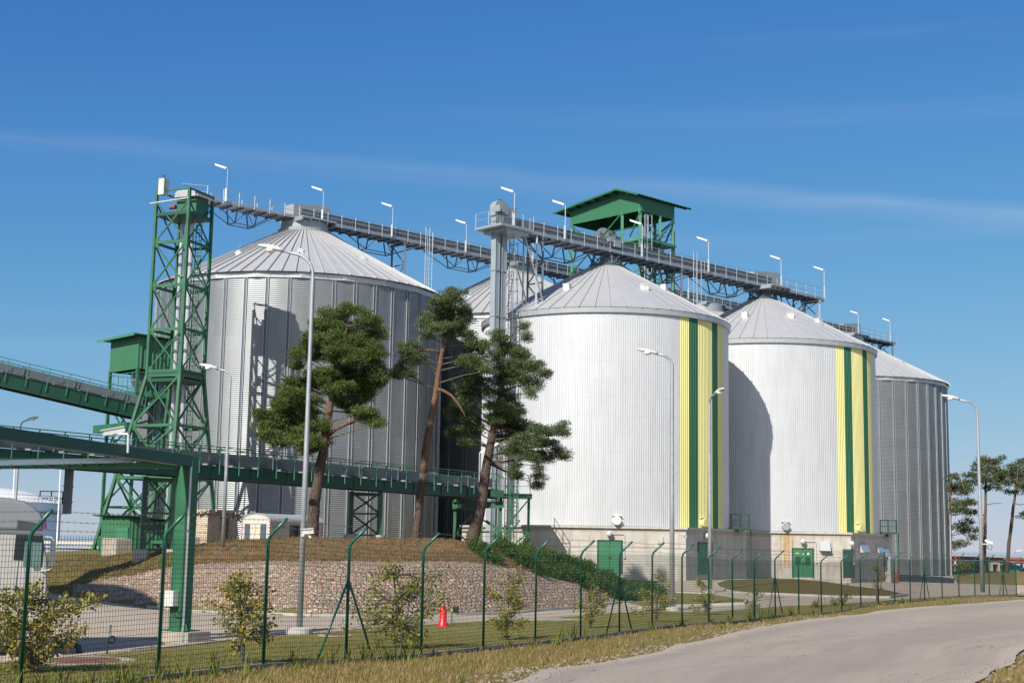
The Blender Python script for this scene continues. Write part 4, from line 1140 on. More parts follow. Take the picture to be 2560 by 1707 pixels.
mb = MB(); mb.lathe(hp(5.6, 1.3, -1.7), [(.1, -.6), (1.0, -.6), (1.0, .6), (.1, .6)], 20, axis=(hu, V(0, 0, 1), hv)); mb.box(hp(5.6, 1.0, -2.3), (1.4, 1.2, .8), (hu, hv, V(0, 0, 1))); mb.box(hp(4.4, .9, -2.1), (1.6, 1.0, .5), (hu, hv, V(0, 0, 1))); mb.box(hp(5.6, .3, -1.7), (.9, .6, .8), (hu, hv, V(0, 0, 1)))
mb.build('fan_unit', M['trough'], hh)  # darker grey puts the shade under the roof into the colour
mb = MB()
for s in (.55, 1.15, 1.4): mb.tube([hp(.35, s, .2), hp(.35, s, -14)], .08, 8)
mb.build('riser_pipe', M['galv_light'], hh)
caged_ladder(hh, hp(-.1, .85, 0), z0 - 14, z0 - .3, hv, -hu, M['galv'], 'ladder')
MB().tube([hp(.1, Bh - .1, -1.1), hp(.1, Bh + .12, -1.1), hp(.1, Bh + .12, -18)], .06, 8).build('fire_pipe', M['darkred'], hh)
mb = MB()   # stair tower inside the legs
for k in range(6):
    za = -4.5 - k * 2.3; a, b = (.8, 4.4) if k % 2 else (4.4, .8)
    mb.beam(hp(2.0, a, za), hp(2.0, b, za - 2.3), .9, .1)
    for j in range(8): mb.beam(hp(1.6, lerp(a, b, j / 8), za - 2.3 * j / 8 + .05), hp(2.5, lerp(a, b, j / 8), za - 2.3 * j / 8 + .05), .25, .05)
    railing(mb, hp(1.5, a, za), hp(1.5, b, za - 2.3), 1.0, 1.2)
mb.build('stair', M['green'], hh)
# ------------------------------------------------------------------ green lattice tower
TY = 100.5
tc = at(461, 520, TY); tzb = zt(tc.x, tc.y)
tz1 = at(462, 484, TY).z - .9; tzk = at(462, 944, TY).z
dA, dB = V(-.922, .388, 0).normalized(), V(.388, .922, 0).normalized()   # wall directions; front corner faces the camera
hs = 1.43; spl = 3.0
tow = thing('lattice_tower', 'tall green steel lattice tower with splayed lower legs beside the huge galvanised silo', 'tower', V(tc.x, tc.y, tzb))
def tcn(i, j, z):
    k = hs if z >= tzk else hs + (spl - hs) * (tzk - z) / (tzk - tzb)
    f = 0 if z >= tzk else (tzk - z) / (tzk - tzb)
    return V(tc.x - .75 * f, tc.y, z) + dA * (i * k) + dB * (j * k)
CN = [(-1, -1), (1, -1), (1, 1), (-1, 1)]
for c in CN:
    mb = MB(); mb.beam(tcn(*c, tzk), tcn(*c, tz1 + (.9 if c != (1, 1) else .3)), .20, .20, dA); mb.beam(tcn(*c, tzb - .2), tcn(*c, tzk), .22, .22, dA); mb.build('leg', M['green'], tow)
lev = [tz1, tz1 - 3.0, tz1 - 6.2, tz1 - 9.4]
while lev[-1] - 3.1 > tzk: lev.append(lev[-1] - 3.0)
lev.append(tzk); lo = [tzk - 3.6, tzk - 7.3, tzb + .4]
mb = MB(); gs = MB()
allv = lev + lo
for za, zb_ in zip(allv, allv[1:]):
    for k in range(4):
        a, b = CN[k], CN[(k + 1) % 4]
        w = .085 if za > tzk else .11
        mb.beam(tcn(*a, za), tcn(*b, zb_), w); mb.beam(tcn(*b, za), tcn(*a, zb_), w)
        mb.beam(tcn(*a, zb_), tcn(*b, zb_), .10, .20)
        d = (tcn(*b, zb_) - tcn(*a, zb_)).normalized()
        for q, s in ((tcn(*a, zb_), 1), (tcn(*b, zb_), -1)):
            mb.box(q + d * (s * .2), (.40, .05, .68), (d, d.cross(V(0, 0, 1)), V(0, 0, 1)))
for k in range(4): mb.beam(tcn(*CN[k], tz1 + .85), tcn(*CN[(k + 1) % 4], tz1 + .85), .10, .12)
mb.build('bracing', M['green'], tow)
for z in (tz1 - .8, lev[4] if len(lev) > 4 else tzk + 3, tzk - .2):
    MB().box(V(tc.x, tc.y, z - .12), (2 * hs + .1, 2 * hs + .1, .24), (dA, dB, V(0, 0, 1))).build('platform', M['green_dark'], tow)
mb = MB().box(V(tc.x, tc.y, tz1 - .15) + dB * .3 - dA * .5, (1.7, 1.5, 1.2), (dA, dB, V(0, 0, 1))); mb.build('winch_cabin', M['green'], tow)
mb = MB().prism([(-1.2, 0), (1.2, 0), (.7, .5), (-.7, .5)], V(tc.x, tc.y, tz1 + .46) + dB * .3 - dA * .5 + dB * 1, dA, V(0, 0, 1), -dB, 2); mb.build('hopper_hood', M['galv_light'], tow)
q = tcn(.62, -1.0, tz1 + .75)
m2 = MB().box(q + V(0, 0, .35), (.58, .54, 1.2), (dA, dB, V(0, 0, 1)))
o = m2.build('control_cabinet', M['lamp_white'], tow)
m2 = MB().box(q + V(0, 0, .35) - dB * .28 + dA * .30, (.06, .06, 1.25), (dA, dB, V(0, 0, 1))); m2.box(q + V(0, 0, .35) - dB * .28 - dA * .30, (.06, .06, 1.25), (dA, dB, V(0, 0, 1))); m2.build('cabinet_frame', M['green'], o, origin=tow['_o'])
m2 = MB().box(q + V(0, 0, 1.1), (.1, .1, .2)); m2.beam(q + V(-.13, 0, 1.25), q + V(.1, 0, 1.2), .09); m2.build('siren', M['black'], o, origin=tow['_o'])
MB().tube([tcn(.25, -.85, tz1 - .4), tcn(-.1, -.85, tz1 - .4)], .17, 12).build('winch_motor', M['rust'], tow)
MB().beam(tcn(1.35, -1.05, tz1 - .05), tcn(-1, -1.05, tz1 + .12), .09).build('guard_pipe', M['galv_light'], tow)
mb = MB()
for s in (-.45, .5): mb.tube([V(tc.x, tc.y, tzb) + dA * .9 * s + dB * .5, V(tc.x, tc.y, tz1 - 1.3) + dA * .9 * s + dB * .5], .17, 10)
mb.build('riser_pipe', M['galv_light'], tow)
caged_ladder(tow, V(tc.x, tc.y, 0) - dA * .6 + dB * 1.1, tzb, tz1 - 1.2, dA, -dB, M['green'], 'caged_ladder')
caged_ladder(tow, V(tc.x, tc.y, 0) + dA * .9 + dB * 1.0, tzb, tzk + 4, dB, -dA, M['green'], 'caged_ladder')
# ------------------------------------------------------------------ transfer tower with green shed
SY = 111.0
sc = at(345, 900, SY); s_zb = zt(sc.x, sc.y) - .4
zs0, zs1 = at(345, 921, SY).z, at(345, 840, SY).z
trt = thing('transfer_tower', 'green transfer tower with a clad cabin on legs behind the lattice tower', 'tower', V(sc.x, sc.y, s_zb))
su, sv = V(-.70, .714, 0), V(.72, .694, 0)
so = V(sc.x, sc.y, zs0); SL, SB = 4.5, 4.2
mb = MB(); hh_ = zs1 - zs0
fluted(mb, so, su, SL, -sv, lambda s: zs0, lambda s: zs1); fluted(mb, so + sv * SB, su, SL, sv, lambda s: zs0, lambda s: zs1)
fluted(mb, so, sv, SB, -su, lambda s: zs0, lambda s: zs1 - .04 * s, .34, .07); fluted(mb, so + su * SL, sv, SB, su, lambda s: zs0, lambda s: zs1 - .04 * s)
mb.build('wall', M['greenclad'], trt)
mb = MB(); k = 22
for i in range(k):
    a = lerp(-.5, SL + 1.0, i / k); b = lerp(-.5, SL + 1.0, (i + 1) / k)
    mb.beam(so + su * (a + b) / 2 - sv * .7 + V(0, 0, hh_ + .12 + .05 * (i % 2) - a * .02), so + su * (a + b) / 2 + sv * (SB + .5) + V(0, 0, hh_ - .02 + .05 * (i % 2) - a * .02), (b - a) * 1.02, .06)
mb.beam(so - su * .5 - sv * .72 + V(0, 0, hh_ + .04), so + su * (SL + 1) - sv * .72 + V(0, 0, hh_ - .02), .06, .16)
mb.build('roof', M['green_pale'], trt)
for (a, b) in ((.05, .05), (SL - .05, .05), (.05, SB - .05), (SL - .05, SB - .05)):
    q = so + su * a + sv * b; MB().beam(V(q.x, q.y, s_zb), V(q.x, q.y, zs0 + .1), .22, .22, su).build('leg', M['green'], trt)
mb = MB(); zp = zs0 - 1.75
mb.box(so + su * SL / 2 + sv * SB / 2 + V(0, 0, zp - zs0 - .2), (SL + .1, SB + .1, .42), (su, sv, V(0, 0, 1))); mb.build('platform', M['green_pale'], trt)
mb = MB()
def sp_(a, b, z): q = so + su * a + sv * b; return V(q.x, q.y, z)
for (p, q) in (((0, 0), (SL, 0)), ((0, 0), (0, SB)), ((SL, 0), (SL, SB))): railing(mb, sp_(*p, zp), sp_(*q, zp), 1.5, .8)
mb.build('railing', M['green_pale'], trt)
mb = MB()
mb.lathe(sp_(SL * .45, SB * .4, zp), [(.95, 1.8), (.95, .9), (.5, .1), (.5, -6)], 18); mb.box(sp_(SL * .35, SB * .4, zp - 3.2), (.9, .9, 4.5)); mb.build('chute', M['trough'], trt)
mb = MB(); zz = [zp - .5, zp - 4.8, zp - 9.2, s_zb + .4]
for za, zb_ in zip(zz, zz[1:]):
    for p, q in (((0, 0), (SL, 0)), ((SL, 0), (SL, SB)), ((0, SB), (SL, SB)), ((0, 0), (0, SB))):
        mb.beam(sp_(*p, za), sp_(*q, zb_), .11); mb.beam(sp_(*q, za), sp_(*p, zb_), .11); mb.beam(sp_(*p, zb_), sp_(*q, zb_), .15)
mb.build('bracing', M['green'], trt)
# beam under the conveyor end
zq = at(300, 1062, SY - 2).z
mb = MB().beam(V(sp_(SL + .6, -.6, 0).x, sp_(SL + .6, -.6, 0).y, zq), V(sp_(-.4, -.6, 0).x, sp_(-.4, -.6, 0).y, zq), .5, .62); mb.build('cross_beam', M['green'], trt)
# ------------------------------------------------------------------ green conveyors
def green_conveyor(name, label, p0, p1, gh=.62, step=1.5, side=1):
    t = thing(name, label, 'conveyor', p0, 'green trough conveyors')
    u = (p1 - p0); L = u.length; u.normalize(); uh = V(u.x, u.y, 0).normalized(); n = V(uh.y, -uh.x, 0); upv = n.cross(u)
    if upv.z < 0: upv = -upv
    P = lambda s, o, dz: p0 + u * s + n * o + upv * dz
    for o in (.75, -.75):
        mb = MB().beam(P(0, o, gh / 2), P(L, o, gh / 2), .10, gh, upv)
        for z in (0, gh): mb.beam(P(0, o, z), P(L, o, z), .22, .05, upv)
        s = 1.2
        while s < L: mb.beam(P(s, o, gh / 2), P(s + .05, o, gh / 2), .2, gh - .05, upv); s += 3
        mb.build('side_girder', M['green_dark'], t)
    mb = MB(); s = .3
    while s < L: mb.beam(P(s, -.75, .12), P(s, .75, .12), .10, .16); s += 1.5
    for a in range(int(L / 6)): mb.beam(P(a * 6, -.7, .05), P(a * 6 + 6, .7, .05), .06)
    mb.beam(P(0, 0, .22), P(L, 0, .22), 1.4, .03, upv); mb.build('underframe', M['black'], t)
    mb = MB().beam(P(0, -.1, gh + .48), P(L, -.1, gh + .48), .62, .66, upv)
    s = 2
    while s < L:
        mb.beam(P(s, -.1, gh + .48), P(s + .08, -.1, gh + .48), .74, .76, upv); mb.beam(P(s + .3, -.1, gh + .48), P(s + .36, -.1, gh + .48), .72, .74, upv)
        mb.box(P(s - 1.0, .2, gh + .48), (.35, .08, .3), (u, n, upv)); s += 3.9
    mb.build('trough', M['trough'], t)
    mb = MB(); s = .4
    while s < L: mb.beam(P(s, -.6, gh + .08), P(s, .6, gh + .08), .09, .14); s += 1.95
    mb.build('trough_feet', M['galv'], t)
    m2 = MB(); n_ = max(1, round(L / step))
    for k in range(n_ + 1): m2.beam(P(L * k / n_, .88, gh * .35), P(L * k / n_, .88, gh + 1.1), .05)
    for h in (gh + 1.1, gh + .6): m2.beam(P(0, .88, h), P(L, .88, h), .05)
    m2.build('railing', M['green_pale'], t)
    m2 = MB()
    for k in range(n_ + 1): m2.beam(P(L * k / n_, -.88, gh), P(L * k / n_, -.88, gh + 1.1), .05)
    for h in (gh + 1.1, gh + .6): m2.beam(P(0, -.88, h), P(L, -.88, h), .05)
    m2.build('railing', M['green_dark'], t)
    return t, P, u, n, L
a = at(-140, 1148, 66); b = at(1222, 1247, 102)
c3, P3, u3, n3, L3 = green_conveyor('conveyor', 'long low green conveyor passing in front of the corrugated silo to the elevator foot', a, b, .66)
def s3(px): return s_at(a, V(u3.x, u3.y, 0).normalized(), px, 1200) / max(1e-6, math.hypot(u3.x, u3.y))
def trestle_leg(label, s, w=1.5, drop=0, m='green_dark'):
    p = P3(s, 0, 0); z0 = zt(p.x, p.y) + .3; z1 = p.z - .12
    t = thing('conveyor_trestle', label, 'trestle', V(p.x, p.y, z0), 'lattice trestles under the low conveyor')
    u = V(u3.x, u3.y, 0).normalized(); ww = V(.92, .39, 0).normalized()
    q = [V(p.x, p.y, 0) - ww * w / 2, V(p.x, p.y, 0) + ww * w / 2]
    for k in range(2): MB().beam(V(q[k].x, q[k].y, z0), V(q[k].x, q[k].y, z1), .30, .26, ww).build('leg', M['green_dark'] if k == 0 else M['green'], t)  # first leg coloured darker as the shaded one, second as the lit one
    mb = MB(); n = max(2, round((z1 - z0) / 2.0)); dz = (z1 - z0) / n
    for k in range(n):
        A_, B_ = q
        mb.beam(V(A_.x, A_.y, z0 + k * dz), V(B_.x, B_.y, z0 + (k + 1) * dz), .11); mb.beam(V(B_.x, B_.y, z0 + k * dz), V(A_.x, A_.y, z0 + (k + 1) * dz), .11); mb.beam(V(A_.x, A_.y, z0 + k * dz), V(B_.x, B_.y, z0 + k * dz), .12)
    mb.beam(V(q[0].x, q[0].y, z1 - .15), V(q[1].x, q[1].y, z1 - .15), .16, .22); mb.build('bracing', M['green_dark'], t)
    for k in range(2): MB().box(V(q[k].x, q[k].y, z0 - .35), (.75, .75, .75)).build('footing', M['kerbstone'], t)
    return t
trestle_leg('green lattice trestle standing on the cobbled bank behind the canopy column', s3(400), 1.55)
trestle_leg('green lattice trestle between the two nearest pine trunks on the mound', s3(916), 1.95)
mb = MB(); p = P3(s3(172), 0, 0)
mb.box(p + V(0, 0, -1.1), (.36, .36, 2.4)); mb.box(p + V(0, 0, -.9), (.42, .42, .06)); mb.box(p + V(0, 0, -1.7), (.42, .42, .06)); mb.build('loading_spout', M['trough'], c3)
a4 = at(-160, 930, 100); b4 = at(345, 1048, 108.5)
c4, P4, u4, n4, L4 = green_conveyor('conveyor', 'upper green conveyor sloping down to the transfer tower', a4, b4, .95, 1.6)
# lamp on the low conveyor
p = P3(s3(1172), .9, 1.5)
t = tag(thing('walkway_lamp', '', 'lamp', p), 'slanted tube lamp on the low green conveyor beside the leaning pine', 'lamp', grp)
MB().tube([p + V(0, 0, -.4), p + V(0, 0, 1.6), p + V(.1, 0, 1.75)], .04, 8).build('pole', M['galv_light'], t)
MB().beam(p + V(.15, 0, 1.7), p + V(1.3, 0, 2.35), .2, .12).build('diffuser', M['tube'], t)
# ------------------------------------------------------------------ green pit platform at elevator foot
PY_ = 101.0
pp = at(1200, 1300, PY_); pzb = zt(pp.x, pp.y) - .3
pit = thing('access_platform', 'green steel platform with caged ladder at the end of the low conveyor', 'platform', V(pp.x, pp.y, pzb))
def pz(px, py, dy=0): return at(px, py, PY_ + dy)
for (px, dy, py) in ((1138, 0, 1248), (1252, 0, 1240), (1322, 1.5, 1245), (1205, 4, 1250)):
    q = pz(px, py, dy); MB().beam(V(q.x, q.y, pzb), q, .2, .2).build('leg', M['green'], pit)
mb = MB(); mb.beam(pz(1131, 1263), pz(1259, 1260), .34, .42); mb.beam(pz(1131, 1254, -.1), pz(1259, 1250, -.1), .5, .05); mb.beam(pz(1131, 1271, -.1), pz(1259, 1268, -.1), .5, .05); mb.build('main_beam', M['green'], pit)
mb = MB()
for (p_, q_) in (((1140, 1328), (1205, 1262)), ((1250, 1328), (1180, 1280)), ((1140, 1330), (1168, 1352)), ((1252, 1325), (1215, 1300)), ((1258, 1325), (1320, 1250)), ((1262, 1345), (1300, 1300)), ((1138, 1329), (1322, 1329)), ((1322, 1330), (1290, 1356))): mb.beam(pz(*p_), pz(*q_), .11)
mb.build('bracing', M['green'], pit)
mb = MB(); q0, q1 = pz(1255, 1238, .5), pz(1326, 1240, 1.5); mb.box((q0 + q1) / 2 + V(0, 1.0, 0), ((q1 - q0).length, 3.0, .3)); mb.box(pz(1243, 1234, -.4), (.95, .8, .5)); mb.build('deck', M['green_dark'], pit)
mb = MB(); 
rp = [pz(1228, 1236, -.2), pz(1262, 1238, -.2), pz(1325, 1238, -.2), pz(1325, 1238, 2.6)]
for a_, b_ in zip(rp, rp[1:]): railing(mb, a_, b_, 1.25, 1.0)
for px in (1248, 1274): 
    q = pz(px, 1234, -.4); mb.tube([q - V(.3, 0, 0), q + V(-.3, 0, 1.0), q + V(-.1, 0, 1.3), q + V(.2, 0, 1.3), q + V(.32, 0, 1.0), q + V(.32, 0, -1)], .035, 6)
mb.build('railing', M['green'], pit)
q = pz(1284, 1300, -.5); caged_ladder(pit, V(q.x, q.y, 0), pzb, pz(1284, 1205).z, V(1, 0, 0), V(0, -1, 0), M['green'])
# ------------------------------------------------------------------ canopy column and beams
cb = gp(448, 1603); czt = at(455, 1142, cb.y).z
can = thing('pipe_bridge', 'green steel portal column with two long beams over the paved yard', 'frame', cb)
mb = MB(); w, d = .41, .42
cv, cu = V(.55, .835, 0), V(.835, -.55, 0)
zt_ = czt
mb.box(V(cb.x, cb.y, (cb.z + .3 + zt_) / 2), (w, .03, zt_ - cb.z - .3), (cu, cv, V(0, 0, 1)))
for s in (-1, 1): mb.box(V(cb.x, cb.y, (cb.z + .3 + zt_) / 2) + cu * (s * w / 2), (.035, d, zt_ - cb.z - .3), (cu, cv, V(0, 0, 1)))
for s in (-1, 1): mb.box(V(cb.x, cb.y, (cb.z + .3 + zt_) / 2) + cv * (s * .20), (w, .02, zt_ - cb.z - .3), (cu, cv, V(0, 0, 1)))
for s in (-1, 1): mb.prism([(0, 0), (.28, 0), (0, .3)], V(cb.x, cb.y, cb.z + .3) + cu * (s * w / 2) - cv * .02, cu * s, V(0, 0, 1), cv, .04)
mb.box(V(cb.x, cb.y, cb.z + .31), (.9, .7, .04), (cu, cv, V(0, 0, 1)))
mb.build('column', M['green'], can)
MB().box(V(cb.x, cb.y, cb.z + .12) + cu * .15, (1.25, .85, .36), (cu, cv, V(0, 0, 1))).build('footing', M['concrete_block'], can)
e = at(-30, 1079, 32.5); k = at(470, 1153, cb.y - .2)
MB().beam(e + (e - k) * .35, k, .30, .30).build('upper_beam', M['green_dark'], can)
mb = MB(); e2 = at(-60, 1160, 35.5); k2 = at(440, 1160, cb.y); mb.beam(e2 + (e2 - k2) * .4, k2, .26, .24); mb.beam(e2 + (e2 - k2) * .4 + V(0, 0, .13), k2 + V(0, 0, .13), .5, .03); mb.build('lower_beam', M['green_pale'], can)
mb = MB(); k3 = at(330, 1154, cb.y - 1.3); e3 = at(-60, 1163, 34.6); ee = e3 + (e3 - k3) * .4
mb.beam(ee, k3, .10, .04); mb.beam(ee + V(0, -.06, .05), k3 + V(0, -.06, .05), .03, .13); mb.beam(k3, at(366, 1148, cb.y - .6), .22, .05)
mb.build('cable_tray', M['silver'], can)
mb = MB(); L_ = (k3 - ee).length; s = .3
while s < L_: q = ee.lerp(k3, s / L_); mb.beam(q + V(0, -.1, -.02), q + V(0, .5, -.06), .05, .05); s += .55
mb.build('tray_brackets', M['green_dark'], can)
bx = V(cb.x, cb.y, 0) - cv * .33 - cu * .05; bz = at(439, 1494, cb.y).z
MB().box(V(bx.x, bx.y, bz), (.34, .2, .42), (cu, cv, V(0, 0, 1))).build('meter_box', M['white'], can)
mb = MB(); cx_ = V(cb.x, cb.y, 0) + cu * (w / 2 + .05) - cv * .12
mb.tube([V(cx_.x, cx_.y, czt - .1), V(cx_.x, cx_.y, cb.z + .7), V(cx_.x, cx_.y, cb.z + .55) + cu * .1 - cv * .1, V(cx_.x, cx_.y, cb.z + .42) + cu * .3 - cv * .3, V(cx_.x, cx_.y, cb.z) + cu * .33 - cv * .35], .035, 8)
mb.build('conduit', M['galv_light'], can)
mb = MB(); mb.tube([V(bx.x, bx.y, bz - .2), V(bx.x, bx.y, bz - .4) + cu * .1 - cv * .05, V(bx.x, bx.y, bz - .45) + cu * .3, V(bx.x, bx.y, bz - .3) + cu * .45], .02, 6); mb.build('cable', M['black'], can)
def cctv(t, p, d, m='white', L=.55):
    d = Vector(d).normalized(); s = V(-d.y, d.x, 0).normalized()
    mb = MB().beam(p - d * L / 2, p + d * L / 2, .15, .14); mb.beam(p - d * L * .45 + V(0, 0, .085), p + d * L * .62 + V(0, 0, .085), .20, .025); mb.beam(p + V(0, 0, -.07), p + V(0, 0, -.2) - d * .1, .06)
    return mb.build('camera', M['white'], t)
cp = at(292, 1078, 37); st_ = at(320, 1122, 37)
t = thing('security_camera', 'white security camera on a bent arm above the green portal beam', 'camera', st_, 'white security cameras')
MB().tube([st_ - V(0, 0, .1), at(321, 1088, 37), at(319, 1085, 37), at(296, 1085, 37)], .035, 8).build('bracket', M['lamp_white'], t)
cctv(t, cp - V(.08, 0, 0), (-.9, -.5, -.25))
# ------------------------------------------------------------------ street lamps
def street_lamp(label, b, ztop, ad, arm, r0=.105, r1=.055, foot=True, hs=1.0):
    t = thing('street_lamp', label, 'street lamp', b, 'galvanised street lamps')
    ad = Vector(ad).normalized()
    h = ztop - b.z; ra = min(arm * .55, .7)
    pts = [b + V(0, 0, .25), b + V(0, 0, h * .45), b + V(0, 0, h - ra)]; rr_ = [r0, lerp(r0, r1, .45), r1]
    for k in range(1, 7):
        a = k / 6 * R(76); pts.append(b + V(0, 0, h - ra) + ad * (ra * (1 - math.cos(a))) + V(0, 0, ra * math.sin(a))); rr_.append(r1 * .9)
    pts.append(pts[-1] + (ad * .95 + V(0, 0, .22)) * (arm - ra)); rr_.append(r1 * .8)
    MB().tube(pts, rr_, 12).build('pole', M['pole'], t, smooth=True)
    hs *= .86; e = pts[-1]; hd = (ad + V(0, 0, .22)).normalized(); sd = V(-ad.y, ad.x, 0); hu_ = hd.cross(sd)
    if hu_.z < 0: hu_ = -hu_
    mb = MB(); prof = [(-.12, .07, .09), (.05, .13, .13), (.3, .17, .15), (.6, .16, .13), (.82, .10, .08), (.9, .03, .03)]
    o_ = 0; n = 12
    for (s, w_, hh_) in prof:
        for k in range(n):
            a = 2 * PI * k / n; mb.v.append(e + hd * (s * hs) + sd * (w_ * hs * math.cos(a)) + hu_ * (hh_ * hs * max(-.25, math.sin(a))))
    for i in range(len(prof) - 1):
        for k in range(n): mb.f.append((i * n + k, i * n + (k + 1) % n, (i + 1) * n + (k + 1) % n, (i + 1) * n + k))
    mb.f.append(tuple(range(n))[::-1]); mb.f.append(tuple((len(prof) - 1) * n + k for k in range(n)))
    mb.build('head', M['lamp_white'], t, smooth=True)
    MB().ball(e + hd * (.38 * hs) - hu_ * .05, .15 * hs, 8, (1.2, 1.2, .8)).build('lens', M['tube'], t, smooth=True)
    if foot: MB().lathe(b - V(0, 0, .15), [(.42, 0), (.42, .36), (.30, .40), (.01, .41)], 18).build('footing', M['kerbstone'], t)
    return t
def lamp_by(pxb, Y, py_top, **kw):
    p = at(pxb, 1500, Y); p.z = base(p.x, p.y) if 'zfix' not in kw else kw.pop('zfix'); return p
b1 = gp(748, 1588); l1 = street_lamp('tall street lamp on a round concrete foot at the lawn edge before the cobbled bank', b1, at(765, 634, b1.y).z, (-1, .1, 0), 1.25, .1, .052)
b2 = gp(1680, 1527); street_lamp('street lamp on a concrete foot before the corner of the nearer white silo base', b2, at(1675, 888, b2.y).z, (-1, .05, 0), 1.0, .14, .075, hs=1.25)
p = at(1775, 1460, 90); p.z = base(p.x, p.y); street_lamp('street lamp seen head on before the yellow and green stripes of the nearer white silo', p, at(1775, 990, 90).z, (.35, -.9, 0), 1.0, .15, .08, hs=1.4)
p = at(2457, 1488, 93); p.z = base(p.x, p.y); l4 = street_lamp('street lamp standing alone at the fence near the distant pines', p, at(2446, 1004, 93).z, (-1, .05, 0), 1.5, .15, .075, False, 1.4)
p = at(553, 1449, 72); p.z = zt(p.x, p.y); street_lamp('street lamp rising from the cobbled bank near the brick hut', p, at(569, 925, 72).z, (-1, .1, 0), .95, .11, .06, False, 1.2)
p = at(36, 1300, 105); p.z = base(p.x, p.y); street_lamp('distant street lamp showing above the green portal beam near the storage tank', p, at(52, 1052, 105).z, (.9, -.3, 0), .75, .12, .06, False, 1.2)
p = at(2530, 1420, 210); p.z = base(p.x, p.y); street_lamp('tiny far street lamp behind the rusty pipes', p, at(2530, 1379, 210).z, (1, .1, 0), 1.0, .08, .05, False, 1.3)
q = at(762, 1328, b1.y - .25)
t = thing('security_camera', 'white security camera clamped to the tall street lamp pole', 'camera', q, 'white security cameras')
cctv(t, q + V(.1, -.1, 0), (-1, -.35, -.12), L=.34); MB().beam(q + V(.05, 0, -.12), q + V(-.12, .2, -.12), .06).build('bracket', M['lamp_white'], t)
q = at(2468, 1354, 92.8)
t = thing('security_camera', 'small white camera with a hanging cable on the lone street lamp by the distant pines', 'camera', q, 'white security cameras')
cctv(t, q + V(.1, 0, 0), (1, -.35, -.45), L=.5); mb = MB().beam(q + V(-.35, 0, -.15), q + V(.15, 0, -.12), .07); mb.build('bracket', M['lamp_white'], t)
MB().tube([q + V(.1, 0, -.15), q + V(.0, 0, -.3), q + V(.08, 0, -.5), q + V(.25, 0, -.5), q + V(.32, 0, -.3), q + V(.2, 0, -.1)], .02, 6).build('cable', M['black'], t)
# ------------------------------------------------------------------ huts on the mound
def uvbox(name, o, u, v, L, B, H, m, t):
    mb = MB(); mb.uv = []
    for (a, d, n_) in ((o, u, L), (o + u * L, v, B), (o + u * L + v * B, -u, L), (o + v * B, -v, B)):
        b0 = len(mb.v)
        for (s, z) in ((0, -.3), (n_, -.3), (n_, H), (0, H)): mb.v.append(a + d * s + V(0, 0, z)); mb.uv.append((s, z))
        mb.f.append((b0, b0 + 1, b0 + 2, b0 + 3))
    mb.v += [o + V(0, 0, H), o + u * L + V(0, 0, H), o + u * L + v * B + V(0, 0, H), o + v * B + V(0, 0, H)]; mb.uv += [(0, 0)] * 4
    b0 = len(mb.v) - 4; mb.f.append((b0, b0 + 1, b0 + 2, b0 + 3))
    return mb.build(name, m, t)
BY = 98.0
o = at(516, 1367, BY); o.z = at(516, 1367, BY).z
bh = thing('brick_hut', 'small pale brick hut with a crumbling flat roof and brown door', 'hut', o)
u, v = V(.5, .866, 0).normalized(), V(-.866, .5, 0).normalized()
u2 = V(-.78, .62, 0).normalized()
H = at(516, 1282, BY).z - o.z
vv = V(u.y, -u.x, 0)
uvbox('brick_wall', o, u, v, 3.1, 2.65, H, M['brick'], bh)
mb = MB(); rs = random.Random(11); c_ = o + u * 1.55 + v * 1.32
mb.box(c_ + V(0, 0, H + .16), (3.6, 3.1, .14), (u, v, V(0, 0, 1)))
mb.box(c_ + V(0, 0, H + .03), (3.4, 2.9, .10), (u, v, V(0, 0, 1)))
for k in range(26): mb.box(o + u * rs.uniform(-.25, 3.3) - v * rs.uniform(.1, .28) + V(0, 0, H + rs.uniform(.0, .2)), (rs.uniform(.2, .6), .22, rs.uniform(.06, .16)), (u, v, V(0, 0, 1)))
for k in range(26): mb.box(o + v * rs.uniform(-.2, 2.8) - u * rs.uniform(.1, .3) + V(0, 0, H + rs.uniform(.0, .2)), (.22, rs.uniform(.2, .5), rs.uniform(.06, .16)), (u, v, V(0, 0, 1)))
mb.build('roof', M['concrete_block'], bh)
nn = V(u.y, -u.x, 0)
dr = MB().box(o + u * 1.75 + nn * .02 + V(0, 0, 1.0), (.78, .08, 2.0), (u, nn, V(0, 0, 1))).build('door', M['wood'], bh)
MB().box(o + u * 1.75 + nn * .03 + V(0, 0, 2.05), (1.0, .1, .1), (u, nn, V(0, 0, 1))).build('door_frame', M['slate'], dr, origin=bh['_o'])
MB().box(o + u * 2.6 + nn * .02 + V(0, 0, 2.1), (.13, .06, .2), (u, nn, V(0, 0, 1))).build('red_sign', M['rust'], bh)
# site hut
HY = 97.0
o = at(672, 1362, HY); zg = o.z; hw = V(.43, .9, 0).normalized(); he = V(-.9, .43, 0).normalized()
sh = thing('site_hut', 'cream site hut with a barrel roof, blue shutters and candy striped corners', 'hut', o)
Wd = 2.3; Ln = 6.6; Hh = at(672, 1302, HY).z - zg; rise = at(640, 1283, HY).z - zg - Hh
endn = V(-he.y, he.x, 0)
if endn.y > 0: endn = -endn
prof = [(0, -.4), (Wd, -.4), (Wd, Hh)] + [(Wd / 2 + Wd / 2 * math.cos(PI * k / 12), Hh + rise * math.sin(PI * k / 12)) for k in range(1, 12)] + [(0, Hh)]
MB().prism(prof, o, he, V(0, 0, 1), hw, Ln).build('body', M['hut_wall'], sh)
mb = MB(); prof2 = [(Wd / 2 + (Wd / 2 + .08) * math.cos(PI * k / 16), Hh - .02 + (rise + .06) * math.sin(PI * k / 16)) for k in range(17)]
